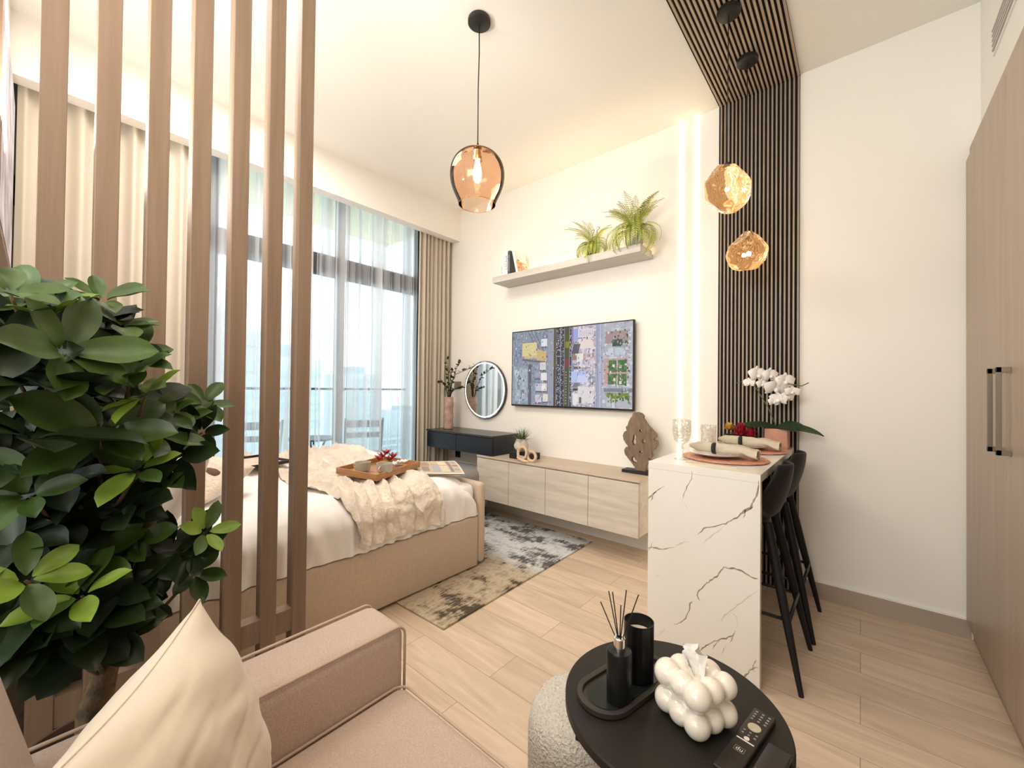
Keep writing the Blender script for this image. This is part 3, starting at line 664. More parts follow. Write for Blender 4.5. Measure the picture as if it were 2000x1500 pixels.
s2 = copy_tree(s1); s2.location = (-.380, 2.790, 0); s2['label'] = 'black moulded bar stool nearest the slat wall, behind the other stool'

# ------------------------------------------------------------ bed
g = thing('bed', (-2.85, 1.0, 0), 'upholstered beige double bed with low footboard', 'bed')
BXN, BXF = -2.07, -3.60
MB().box(BXF, BXN, -.10, 2.07, .02, .372, .012, 3).build('base', M_cream, g, 'auto')
MB().box(BXF-.01, BXN+.005, 2.075, 2.145, .03, .600, .03, 5).build('footboard', M_cream, g, 'auto')
MB().box(BXF-.02, BXN+.02, -.115, -.03, .02, 1.12, .03, 5).build('headboard', M_cream, g, 'auto')
MB().box(BXF+.03, BXN-.02, -.02, 2.06, .372, .60, .05, 4).build('mattress', M_duvet, g, 'auto')
def bed_top(x, y):
    """height of made bed surface"""
    z = .668+.055*smooth01((-x-2.35)/1.1)
    z -= .075*smooth01((y-1.80)/.30)**1.3*(1-.75*smooth01((-x-2.1)/.55))
    return z
def duvet_fn(off, wr, lo, fold=0):
    def fn(u, v, y=None):
        # u 0..1 from far side over the top to near side bottom
        yy = v
        if u < .06:
            t = u/.06; x = BXF-.03+.05*t*0; z = .45+(bed_top(BXF, yy)-.06-.45)*t
            x = BXF-.035
        elif u < .74:
            t = (u-.06)/.68; x = BXF-.03+(BXN-.035-(BXF-.03))*t
            e = min(1, (t*1.6)/.07); z = bed_top(x, yy)-.05*(1-e)**2
            q = max(0, (x-(BXN-.17))/.135); z -= .055*q*q
        else:
            t = (u-.74)/.26; x0 = BXN-.035; z0 = bed_top(x0, yy)-.055
            x = x0+.048*math.sin(min(1, t*2.2)*PI/2)-.012*t; z = z0-(z0-lo)*t**1.15
        foot = smooth01((yy-1.9)/.16)
        w_ = wr*(nz(x*3.1, yy*5.2, 2)+.5*nz(x*8, yy*9, 4))
        side = smooth01((u-.70)/.15)
        x += side*wr*(1.3*nz(yy*11+z*3, z*1.6, 9)+1.1*nz(yy*24, z*2.2, 5))
        z += (1-side)*w_
        if off:
            n1 = fold*(1-abs(math.sin(yy*31+5*nz(x*1.9, yy*2.6, 1)+4*nz(z*4, yy*2, 6)+x*2))**.7)+.5*fold*nz(x*9+3, yy*16, z*8)
            n2 = .010*nz(x*26, yy*30, z*22)
            if side > .5: x += off+n1*.9+n2
            else: z += off+n1+n2; x += off*smooth01((u-.6)/.14)
        return (x, yy, z)
    return fn
fd = duvet_fn(0, .020, .378)
def fdv(u, v):
    y = -.02+2.09*v; x, yy, z = fd(u, y)
    if v > .955: k = (v-.955)/.045; z -= .12*k*k*smooth01(1); yy = y
    return (x, yy, max(z, .378) if u > .5 else z)
b = MB(); b.grid(fdv, 110, 150); b.build('duvet', M_duvet, g, True)
ff = duvet_fn(.014, .016, .405, .042)
def fth(u, v):
    uu = .05+.945*u
    yc0 = 1.02+.02*math.sin(u*9)+.10*smooth01((u-.2)/.8); yc1 = 1.86-.13*smooth01(u/.9)+.018*math.sin(u*13+1)
    y = yc0+(yc1-yc0)*v+.014*nz(u*9, v*5, 2)
    x, yy, z = ff(uu, y)
    e = min(v, 1-v)/.05
    if e < 1: z -= .012*(1-e)**2
    if uu > .95: z += .02*nz(y*9, 1)
    return (x, yy, z)
b = MB(); b.grid(fth, 190, 150)
o = b.build('fur_throw', M_fur, None, True, off=(-2.8, 1.4, .70)); tag(o, 'ruched cream faux fur throw draped across the bed', 'throw blanket')

def pillow(name, loc, rot, sx_, sy_, th, m, label, cat, group=None, piping=None, corner=.06, wr=.006, seed=1):
    g = local(thing(name, loc, label, cat, group)); g.rotation_euler = rot
    def mk(sgn):
        def fn(u, v):
            a, c = u*2-1, v*2-1
            k = (1-abs(a)**2.6)*(1-abs(c)**2.6)
            pin = 1-.07*(1-abs(c)**2)*abs(a)**3 if True else 1
            pin2 = 1-.07*(1-abs(a)**2)*abs(c)**3
            x = a*sx_/2*pin2 if False else a*sx_/2*(1-.06*(1-c*c)*abs(a)**2); y = c*sy_/2*(1-.06*(1-a*a)*abs(c)**2)
            z = sgn*th/2*max(0, k)**.5+wr*k*(nz(x*14+seed, y*14, sgn)+.5*nz(x*30, y*30, seed))
            return (x, y, z)
        return fn
    b = MB(); b.grid(mk(1), 34, 34); b.grid(mk(-1), 34, 34)
    b.build('cover', m, g, True, weld=True)
    if piping:
        pts = []
        n = 24
        for (a0, c0, a1, c1) in ((-1, -1, 1, -1), (1, -1, 1, 1), (1, 1, -1, 1), (-1, 1, -1, -1)):
            for i in range(n):
                t = i/n; a = a0+(a1-a0)*t; c = c0+(c1-c0)*t
                pts.append((a*sx_/2*(1-.06*(1-c*c)*abs(a)**2), c*sy_/2*(1-.06*(1-a*a)*abs(c)**2), 0))
        pts.append(pts[0]); MB().tube(pts, .0022, 6, False).build('piping', piping, g, True)
    return g
pillow('bed_pillow', (-2.36, .36, .82), (R(62), 0, R(4)), .62, .42, .17, M_duvet, 'white pillow on near side of the bed, behind the potted plant', 'pillow', 'white bed pillows', seed=2)
pillow('bed_pillow', (-3.12, .30, .86), (R(62), 0, R(-3)), .66, .42, .17, M_duvet, 'white pillow on window side of the bed', 'pillow', 'white bed pillows', seed=3)
pillow('bed_cushion', (-2.42, .12, .97), (R(76), 0, R(2)), .50, .46, .14, M_peach, 'peach patterned cushion standing behind near white pillow', 'cushion', 'peach cushions', seed=5)
pillow('bed_cushion', (-3.05, .10, 1.00), (R(78), 0, R(-2)), .52, .50, .14, M_peach, 'peach patterned cushion standing behind pillow at window side', 'cushion', 'peach cushions', seed=6)
g = pillow('fur_cushion', (-2.68, .62, .775), (R(28), R(6), R(20)), .34, .30, .13, M_fur, 'small cream fur cushion with brown patch lying on the bed', 'cushion', seed=8)
MB().sphere((.04, .0, .052), .06, 14, (1.2, .55, .28)).build('brown_patch', M_brownfur, g, True)

# tray with cups on the throw
TZ = .727
g = thing('serving_tray', (-2.43, 1.50, TZ), 'square wooden serving tray with cups lying on the fur throw', 'tray')
g.rotation_euler = (R(1.5), R(2.5), R(-45+62)); local(g)
L1, L2, th = .215, .165, .009
MB().box(-L2, L2, -L1, L1, 0, .008).build('base', M_traywood, g)
b = MB(); b.box(-L2, L2, -L1, -L1+th, .008, .040, .002).box(-L2, L2, L1-th, L1, .008, .040, .002).box(-L2, -L2+th, -L1+th, L1-th, .008, .04, .002).box(L2-th, L2, -L1+th, L1-th, .008, .04, .002)
b.build('rim', M_traywood, g)
def cup(loc, label, rz):
    g = local(thing('coffee_cup', loc, label, 'cup', 'stoneware cups on the bed tray', rz))
    MB().lathe([(0, 0), (.034, 0), (.046, .012), (.050, .060), (.047, .060), (.043, .014), (0, .008)], 32).build('bowl', M_cup, g, 'auto')
    MB().tube([(-.047+.0*0, 0, .048)]+[(-.062-.016*math.sin(t*PI/8), 0, .048-.034*t/8) for t in range(1, 8)]+[(-.044, 0, .016)], .0045, 8).build('handle', M_cup, g, True)
    return g
cup((-2.42, 1.37, TZ+.013), 'grey stoneware cup on the wooden tray, the left one with visible handle', R(15))
cup((-2.28, 1.44, TZ+.013), 'grey stoneware cup on the wooden tray, the front right one', R(120))
def petals(b, c, n, ln, wd, up_, rr_, droop=0):
    for i in range(n):
        a = 2*PI*i/n+rr_.uniform(-.2, .2); e = up_+rr_.uniform(-.15, .15)
        d = Vector((math.cos(a)*math.cos(e), math.sin(a)*math.cos(e), math.sin(e))); sd = Vector((-math.sin(a), math.cos(a), 0)); nn = d.cross(sd)
        pts = []
        for t, w_ in ((0, .15), (.35, 1), (.7, .85), (1, .05)):
            pts.append((Vector(c)+d*ln*t-Vector((0, 0, droop*t*t)), w_*wd/2))
        for (p, w0), (q, w1) in zip(pts, pts[1:]):
            b._f([b.bm.verts.new(p-sd*w0), b.bm.verts.new(p+sd*w0), b.bm.verts.new(q+sd*w1-nn*.002), b.bm.verts.new(q-sd*w1-nn*.002)])
g = thing('red_flower', (-2.50, 1.58, TZ+.013), 'red flower sprig lying behind cups on the wooden tray', 'flower')
b = MB()
for k in range(5): petals(b, (-2.52+.025*k-.02, 1.56+.012*k, TZ+.045+.022*(k % 3)), 7, .055, .022, .75, rng)
b.build('petals', M_red, g)
MB().tube([(-2.57, 1.50, TZ+.02), (-2.50, 1.56, TZ+.03), (-2.43, 1.62, TZ+.05)], .003).build('stem', M_stem, g)
g = thing('white_flower', (-2.36, 1.60, TZ+.013), 'small white flower at right inside the wooden tray', 'flower')
b = MB()
for k in range(3): petals(b, (-2.38+.03*k, 1.59+.01*k, TZ+.03+.01*k), 6, .045, .03, .5, rng)
b.build('petals', M_petal, g)
MB().tube([(-2.40, 1.60, TZ+.018), (-2.32, 1.60, TZ+.034)], .003).build('stem', M_stem, g)

# magazine at bed foot and black tray at far side
def page_fn(u, v, c, ax, ay, lift): return None
g = thing('open_magazine', (-2.38, 1.93, .70), 'folded magazine with room photographs lying near the bed foot', 'magazine')
c = Vector((-2.596, 1.89, .693)); ax = Vector((.19, .245, 0)); ay = Vector((.30, -.17, 0))
def pg(u, v, dz=0):
    p = c+ax*u+ay*v; zz = .712-.022*v-.012*u*v+.010*math.sin(v*PI)
    return Vector((p.x, p.y, zz+dz))
b = MB(); b.grid(lambda u, v: pg(u, v, -.008), 10, 8); b.grid(lambda u, v: pg(u, v, 0), 10, 8)
b.build('pages', M_paper, g, True)
b = MB(); cols = []
def patch(u0, u1, v0, v1, col, lv):
    k = 4
    for i in range(k):
        for j in range(k):
            a0, a1 = u0+(u1-u0)*i/k, u0+(u1-u0)*(i+1)/k; c0, c1 = v0+(v1-v0)*j/k, v0+(v1-v0)*(j+1)/k
            if b.poly([pg(a0, c0, lv), pg(a1, c0, lv), pg(a1, c1, lv), pg(a0, c1, lv)]): cols.append(col)
patch(.04, .96, .08, .92, (.55, .44, .33), .0012)
for (u0, u1, v0, v1, cc) in ((.06, .30, .12, .5, (.40, .26, .18)), (.1, .26, .55, .85, (.30, .24, .20)), (.34, .5, .14, .4, (.55, .42, .28)), (.34, .5, .5, .88, (.38, .40, .42)), (.52, .7, .15, .45, (.75, .62, .45)), (.52, .7, .5, .9, (.66, .55, .42)), (.73, .8, .1, .9, (.25, .21, .18)), (.82, .95, .2, .3, (.40, .34, .28)), (.82, .95, .45, .55, (.30, .26, .22)), (.82, .95, .7, .8, (.40, .36, .30))): patch(u0, u1, v0, v1, cc, .0018)
b.build('photo_print', M_print, g, True, recalc=False, cols=cols)
g = thing('black_tray', (-3.17, .98, .745), 'flat black rimmed tray at far side of bed behind screen', 'tray')
Mx = Matrix.Translation((-3.17, .99, .748)) @ Matrix.Rotation(R(12), 4, 'Z')
MB().box(-.20, .20, -.14, .14, 0, .006, M=Mx).build('base', M_peach, g)
b = MB()
for q in ((-.20, .20, -.14, -.13), (-.20, .20, .13, .14), (-.20, -.19, -.13, .13), (.19, .20, -.13, .13)): b.box(*q, 0, .022, M=Mx)
b.build('rim', M_black, g)

g = thing('nightstand', (-1.90, 0, 0), 'dark brown bedside stand behind the first slats of the screen', 'nightstand')
MB().box(-2.045, -1.765, -.115, .13, .04, .56, .006).build('body', M_nightstand, g)
MB().box(-1.765, -1.757, -.10, .12, .32, .55, .001).build('drawer', M_nightstand, g); MB().box(-2.03, -1.78, -.10, .115, 0, .04).build('base', M_black, g)
g = thing('wall_picture', (-2.6, -.12, 1.8), 'framed abstract canvas on wall at extreme left edge', 'picture')
MB().box(-3.10, -2.1, -.12, -.085, 1.80, 2.62, .003).build('frame', M_slat, g)
MB().box(-3.08, -2.12, -.085, -.083, 1.82, 2.60).build('canvas', M_canvas, g)
# rug
o = MB().box(-3.3, -1.69, 1.40, 3.04, .001, .012, .003).build('rug', M_rug, off=(-2.5, 2.2, 0)); tag(o, 'distressed grey and brown rug under the foot of the bed', 'rug')
o.rotation_euler = (0, 0, R(1.4))

# ------------------------------------------------------------ slat screen
g = thing('slat_screen', (-1.73, .3, 0), 'brown wooden room divider screen of seven upright slats', 'screen')
YR = [.047, .156, .271, .383, .497, .614, .724]
for y in YR: MB().box(-1.7585, -1.70, y-.052, y, 0, H, .0015).build('slat', M_slat, g)
MB().box(-1.753, -1.7055, YR[0]-.05, YR[-1]-.002, .325, .402, .001).build('rail', M_slat, g) if False else None
for a, c_ in zip(YR, YR[1:]): MB().box(-1.755, -1.7035, a, c_-.052, .32, .405).build('rail', M_slat, g)
# ------------------------------------------------------------ pendants
PX, PY = -1.622, 1.58
g = thing('pendant_lamp', (PX, PY, H), 'amber glass globe pendant lamp hanging on black cord over the bed foot', 'pendant lamp')
MB().lathe([(0, H), (.060, H), (.063, H-.004), (.063, H-.022), (.058, H-.026), (.008, H-.028), (0, H-.030)], 36, (PX, PY, 0)).build('canopy', M_black, g, 'auto')
MB().tube([(PX, PY, H-.02), (PX+.003, PY, 3.15), (PX-.004, PY+.002, 2.95), (PX, PY, 2.63)], .0032, 8).lathe([(0, 2.64), (.006, 2.64), (.010, 2.608), (0, 2.606)], 16, (PX, PY, 0)).build('cord', M_black, g, True)
MB().lathe([(0, 2.606), (.020, 2.604), (.022, 2.570), (.026, 2.566), (.026, 2.545), (0, 2.545)], 24, (PX, PY, 0)).build('socket', M_brass, g, 'auto')
prof = [(.026, 2.597), (.075, 2.592), (.118, 2.565), (.146, 2.520), (.154, 2.470), (.149, 2.420), (.134, 2.375), (.113, 2.335), (.101, 2.300)]
bz = MB(); bz.lathe(prof, 48, (PX, PY, 0)); bz.build('globe_shade', M_amber, g, True, sub=1)
bz = MB(); bz.tube([(PX+.101*math.cos(2*PI*i/36), PY+.101*math.sin(2*PI*i/36), 2.299) for i in range(37)], .0022, 6, False); bz.build('shade_rim', M_amber, g, True)
MB().lathe([(0, 2.545), (.012, 2.540), (.017, 2.515), (.024, 2.480), (.022, 2.445), (.012, 2.425), (0, 2.42)], 24, (PX, PY, 0)).build('bulb', M_bulb, g, True)
def rock(cx, cy, cz, rx, rz_, tilt, label, seed, ccy, ccx):
    g = thing('pendant_lamp', (ccx, ccy, H), label, 'pendant lamp', 'rock glass pendants over the bar')
    MB().lathe([(0, H-.0205), (.056, H-.0205), (.058, H-.025), (.058, H-.045), (.05, H-.05), (0, H-.05)], 32, (ccx, ccy, 0)).build('canopy', M_black, g, 'auto')
    MB().tube([(ccx, ccy, H-.045), (cx, cy, cz+rz_*.9)], .0025, 8).build('cord', M_black, g, True)
    MB().lathe([(0, .05), (.013, .05), (.015, .0), (0, 0)], 16, (cx, cy, cz+rz_*.55)).build('socket', M_black, g, 'auto')
    b = MB(); rr_ = random.Random(seed)
    bmesh.ops.create_icosphere(b.bm, subdivisions=5, radius=1)
    fac = [(Vector((rr_.uniform(-1, 1), rr_.uniform(-1, 1), rr_.uniform(-1, 1))).normalized(), rr_.uniform(.80, .95)) for _ in range(17)]
    RM = Matrix.Rotation(tilt, 3, Vector((.65, .76, 0)))
    for v in b.bm.verts:
        d = v.co.normalized(); r_ = 1.0
        for n_, k in fac:
            c_ = d.dot(n_)
            if c_ > 0: r_ = min(r_, k/c_)
        r_ += .045*nz(d.x*2.6+seed, d.y*2.6, d.z*2.6)+.018*nz(d.x*8, d.y*8+seed, d.z*8)
        v.co = RM @ Vector((d.x*r_*rx, d.y*r_*rx, d.z*r_*rz_)) + Vector((cx, cy, cz))
    b.m(M_rock); b.mi = 0
    o = b.build('glass_shade', M_rock, g, True)
    MB().sphere((cx, cy, cz-.01), .012, 16).build('bulb', mat('rock_bulb%d' % seed, (1, .9, .7), .5, emit=(1, .78, .48), estr=40), g, True)
rock(-.544, 2.379, 2.362, .112, .150, R(-28), 'amber rock glass pendant lamp, the higher one over the bar', 3, 2.379, -.540)
rock(-.531, 2.806, 2.128, .112, .122, R(10), 'amber rock glass pendant lamp, the lower one nearer the slat wall', 9, 2.806, -.531)

# ------------------------------------------------------------ things on the bar
TT = BT+.0005
def placemat(cx, cy, label, lp, ln):
    g = thing('placemat', (cx, cy, TT), label, 'placemat', 'copper placemats')
    b = MB()
    b.lathe([(0, 0), (.195, 0), (.205, .004), (.198, .009), (.12, .006), (0, .006)], 64, (cx, cy, TT))
    for v in b.bm.verts:
        r_ = math.hypot(v.co.x-cx, v.co.y-cy)
        if r_ > .15: v.co.z += .004*abs(nz(v.co.x*30, v.co.y*30)); k = 1+.03*nz(v.co.x*18, v.co.y*18, 3); v.co.x = cx+(v.co.x-cx)*k; v.co.y = cy+(v.co.y-cy)*k
    b.build('mat', M_copper, g, 'auto')
    px, py = cx-.035, cy-.005
    g = thing('dinner_plate', (px, py, TT+.011), lp, 'plate', 'white plates on the bar')
    MB().lathe([(0, .0), (.07, .0), (.085, .006), (.130, .016), (.132, .019), (.086, .010), (.07, .006), (0, .006)], 56, (px, py, TT+.0115)).build('dish', M_plate, g, 'auto')
    g = thing('linen_napkin', (px+.03, py-.01, TT+.035), ln, 'napkin', 'rolled napkins')
    z0 = TT+.052
    def roll(u, v):
        x = -.165+.33*u; k = abs(u-.42)
        ry = .018+.040*max(0, u-.5)**.8*1.6+.012*(1-u)*max(0, .35-u)*6*.4; rz_ = .027*(1-.25*k)+.0
        if u < .12: rz_ *= .35+.65*u/.12; ry *= .5+.5*u/.12
        a = 2*PI*v
        yy = ry*math.cos(a); zz = rz_*math.sin(a)*(1-.2*max(0, u-.6))+.005*nz(x*30, a*1.2, cy)*(.3+u)
        zz += .008*math.sin(yy*160)*smooth01((u-.62)/.3)
        return (px+.030+x, py-.012+yy+.15*(x)*-.1, z0+zz-.014*smooth01((u-.75)/.25)+.004*(1-u))
    b = MB(); b.grid(roll, 44, 30); b.build('cloth', M_napkin, g, True, weld=True)
    b = MB(); b.tube([(px+.03-.040, py-.012+.0245*math.cos(t*PI/10), z0+.0255*math.sin(t*PI/10)) for t in range(21)], .0055, 8, False)
    for v in b.bm.verts: v.co.x = (v.co.x-(px-.01))*2.0+(px-.01)
    b.build('napkin_ring', M_ringb, g, True)
placemat(-.548, 2.375, 'round copper coloured placemat on the bar, nearest the camera', 'white plate with rolled napkin on the nearest placemat', 'rolled beige napkin with black ring on the nearer plate')
placemat(-.515, 2.840, 'round copper coloured placemat on the bar, nearer the slat wall', 'white plate with rolled napkin on the farther placemat', 'rolled beige napkin with black ring on the farther plate')
o = MB().box(-.665, -.435, 2.118, 2.130, TT, TT+.003, .001).build('fork', M_brass, off=(-.55, 2.12, TT)); tag(o, 'brass coloured fork lying in front of nearest copper placemat', 'cutlery')
def goblet(cx, cy, s, label):
    g = thing('goblet', (cx, cy, TT), label, 'glass', 'cut crystal glasses')
    b = MB(); pr = [(0, 0), (.036, 0), (.036, .003), (.010, .010), (.008, .04), (.011, .055), (.008, .07), (.012, .078), (.034, .096), (.043, .125), (.045, .165), (.043, .205), (.0405, .205), (.042, .165), (.040, .125), (.030, .102), (0, .090)]
    b.lathe([(r_*s, z*s) for r_, z in pr], 40, (cx, cy, TT+.0006))
    for v in b.bm.verts:
        z = (v.co.z-TT)/s; dx, dy = v.co.x-cx, v.co.y-cy; r_ = math.hypot(dx, dy)
        if z > .09 and r_ > .02*s: a = math.atan2(dy, dx); k = 1+.035*math.cos(10*a+z*160); v.co.x = cx+dx*k; v.co.y = cy+dy*k
    b.build('bowl', M_crystal, g, True)
goblet(-.708, 2.190, 1.0, 'cut crystal stem glass at the front left corner of the bar')
def tumbler(cx, cy, h, label):
    g = thing('tumbler', (cx, cy, TT), label, 'glass', 'cut crystal glasses')
    b = MB(); pr = [(0, 0), (.036, 0), (.038, .004)]+[(.040+.003*i/8, h*i/8) for i in range(1, 9)]+[(.040, h)]+[(.0395-.003*(8-i)/8, h*i/8) for i in range(7, 0, -1)]+[(0, .012)]
    b.lathe(pr, 40, (cx, cy, TT+.0006))
    for v in b.bm.verts:
        z = v.co.z-TT; dx, dy = v.co.x-cx, v.co.y-cy; a = math.atan2(dy, dx)
        k = 1+.03*math.cos(12*a)*math.cos(z*260); v.co.x = cx+dx*k; v.co.y = cy+dy*k
    b.build('cup', M_crystal, g, True)
tumbler(-.765, 2.88, .125, 'cut crystal tumbler left of the farther placemat')
tumbler(-.700, 2.655, .150, 'tall cut crystal tumbler standing between the two placemats')
g = thing('flower_bowl', (-.62, 3.04, TT), 'dark bowl of red protea and yellow flowers beside the orchid', 'flowers')
MB().lathe([(0, 0), (.04, 0), (.075, .03), (.085, .065), (.079, .065), (.06, .03), (0, .015)], 32, (-.62, 3.03, TT+.0006)).build('bowl', M_blackmat, g, True)
for (x, y, z, n, m_, s) in ((-.60, 3.00, .105, 16, M_red, 1.35), (-.545, 3.01, .10, 14, M_red, 1.2), (-.665, 3.0, .145, 14, M_yellow, .8), (-.60, 3.03, .155, 12, M_red, .7)):
    b = MB()
    for k in range(3): petals(b, (x, y, TT+z-.045), n, .055*s*(1+.1*k), .016, .3+.42*k, rng)
    b.sphere((x, y, TT+z-.03), .018*s, 10); b.build('blossom', m_, g, True)
b = MB(); petals(b, (-.60, 3.02, TT+.06), 7, .12, .04, .35, rng, .03); b.build('foliage', M_darkleaf, g)

# orchid
OX, OY = -.402, 3.06
g = thing('orchid', (OX, OY, TT), 'white orchid in square copper pot on the bar by the slat wall', 'orchid')
MB().box(OX-.062, OX+.062, OY-.062, OY+.062, TT+.0006, TT+.125, .004).build('pot', M_copperpot, g)
def strap(b, p0, dr, ln, wd, rise, droop, n=12, twist=0, cup_=.0):
    dr = Vector(dr).normalized(); sd = (dr.cross(Vector((0, 0, 1))).normalized()*(1 if dr.cross(Vector((0, 0, 1))).y < 0 else -1)-Vector((0, 0, .55))).normalized()
    prev = None
    for i in range(n+1):
        t = i/n; p = Vector(p0)+dr*ln*t+Vector((0, 0, rise*t-droop*t*t)); w_ = wd*math.sin(PI*min(1, .08+t*.92))**.7*.5
        row = [b.bm.verts.new(p-sd*w_+Vector((0, 0, cup_))), b.bm.verts.new(p), b.bm.verts.new(p+sd*w_+Vector((0, 0, cup_)))]
        if prev: b._f([prev[0], prev[1], row[1], row[0]]); b._f([prev[1], prev[2], row[2], row[1]])
        prev = row
b = MB()
for dr, ln, rise, droop in (((1, -.15, 0), .24, .06, .09), ((-1, -.1, 0), .27, .08, .11), ((-.7, -.6, 0), .19, .08, .08), ((.6, -.7, 0), .17, .07, .08), ((.9, .3, 0), .14, .08, .06)): strap(b, (OX, OY, TT+.124), dr, ln, .072, rise, droop, cup_=.006)
b.build('leaves', M_darkleaf, g, True)
# flower spike
sp = [Vector(p) for p in ((OX, OY, TT+.12), (OX-.05, OY-.01, 1.18), (OX-.13, OY-.02, 1.33), (OX-.12, OY-.03, 1.405), (OX-.03, OY-.04, 1.40), (OX+.06, OY-.05, 1.33), (OX+.13, OY-.05, 1.315), (OX+.165, OY-.05, 1.335))]
MB().tube(sp, .003, 8).tube([sp[2], (OX-.19, OY-.03, 1.345), (OX-.235, OY-.03, 1.33)], .002, 6).build('stem', M_stem, g, True)
def orchid_flower(b, c, s, nrm):
    nrm = Vector(nrm).normalized(); q = nrm.to_track_quat('Z', 'Y').to_matrix()
    for a, l, wd in ((90, .036, .026), (210, .034, .022), (330, .034, .022), (20, .040, .044), (160, .040, .044)):
        a = R(a); prev = None
        for i in range(7):
            t = i/6; w_ = wd*math.sin(PI*(.12+.86*t))*.5
            ctr = Vector((math.cos(a)*l*t, math.sin(a)*l*t, .004+.007*t*t if wd < .03 else .008+.006*math.sin(t*PI)))
            sd = Vector((-math.sin(a), math.cos(a), 0))
            row = [b.bm.verts.new(Vector(c)+q@((ctr+sd*w_*k+Vector((0, 0, -.004*abs(k))))*s)) for k in (-1, 0, 1)]
            if prev: b._f([prev[0], prev[1], row[1], row[0]]); b._f([prev[1], prev[2], row[2], row[1]])
            prev = row
    b.sphere(tuple(Vector(c)+q@Vector((0, -.004, .012))*s), .008*s, 8)
b = MB()
cn = Vector((.35, -.95, -.05))
for px_, pz, s in ((1481, 730, 1.25), (1506, 731, 1.05), (1467, 747, .75), (1491, 751, .75), (1517, 757, 1.45), (1534, 744, 1.15), (1525, 784, 1.05), (1551, 766, .8), (1539, 778, .9), (1514, 791, .7)):
    # positions measured on the spike plane
    x = OX+(px_-1519)*.00275; z = 1.331-(pz-748)*.00272
    orchid_flower(b, (x, OY-.06+rng.uniform(-.02, .02), z), s*1.38, cn+Vector((rng.uniform(-.7, .7), rng.uniform(-.1, .2), rng.uniform(-.5, .4))))
b.build('blossoms', M_petal, g, True)

# ------------------------------------------------------------ things on the shelf
SZ = 2.3855
def book(name, x, th, hgt, dep, rot, m, label, titlem=None):
    g = local(thing(name, (x, 3.035, SZ), label, 'book')); g.rotation_euler = (0, R(rot), 0)
    MB().box(0, th, -.075, -.075+dep, 0, hgt, .0015).build('cover', m, g)
    MB().box(.003, th-.003, -.070, -.075+dep+.0015, -.0003+.003, hgt+.0004).build('pages', M_paper, g) if False else None
    return g
M_bookw = mat('book_white', (.80, .79, .77), .5); M_bookg = mat('book_slate', (.07, .075, .09), .5)
def glyphs(g, x0, x1, z0, z1, y, m, n=6, seed=1):
    r_ = random.Random(seed); b = MB(); h = (z1-z0)/n
    for i in range(n):
        z = z0+h*i
        b.box(x0, x1, y-.0004, y, z+h*.12, z+h*.32)
        if r_.random() < .7: b.box(x0, x1, y-.0004, y, z+h*.62, z+h*.78)
        xx = x0 if r_.random() < .5 else x1-(x1-x0)*.25
        b.box(xx, xx+(x1-x0)*.25, y-.0004, y, z+h*.32, z+h*.62)
    b.build('spine_lettering', m, g)
g = book('book', -2.700, .052, .205, .15, 0, M_bookw, 'thick white book with grey spine lettering at left of the shelf'); glyphs(g, .012, .026, .02, .09, -.0752, M_button2, 5, 1)
g = book('book', -2.646, .040, .215, .15, 0, M_bookw, 'white book with black spine lettering standing beside the slate book'); glyphs(g, .018, .034, .05, .19, -.0752, M_bookg, 6, 2); glyphs(g, .006, .012, .10, .19, -.0752, M_button2, 6, 5)
g = book('book', -2.604, .030, .228, .15, 0, M_bookg, 'slate grey book between the white books on the shelf'); glyphs(g, .012, .019, .03, .19, -.0752, M_button, 9, 3)
g = book('book', -2.498, .024, .225, .17, -14, M_bookw, 'white book leaning on the others with orange picture on cover')
b = MB(); cols = []
def cov(y0, y1, z0, z1, c_, k=1):
    if b.poly([(.0244+.0003*k, y0, z0), (.0244+.0003*k, y1, z0), (.0244+.0003*k, y1, z1), (.0244+.0003*k, y0, z1)]): cols.append(c_)
cov(-.070, .090, .008, .115, (.72, .40, .22))
r_ = random.Random(2)
for _ in range(40): y, z = r_.uniform(-.068, .07), r_.uniform(.01, .10); cov(y, y+.018, z, z+.012, r_.choice([(.8, .55, .35), (.30, .18, .10), (.85, .75, .6), (.6, .25, .12)]), 2)
cov(-.055, -.02, .120, .130, (.12, .10, .08), 2)
b.build('cover_picture', M_print, g, recalc=False, cols=cols)

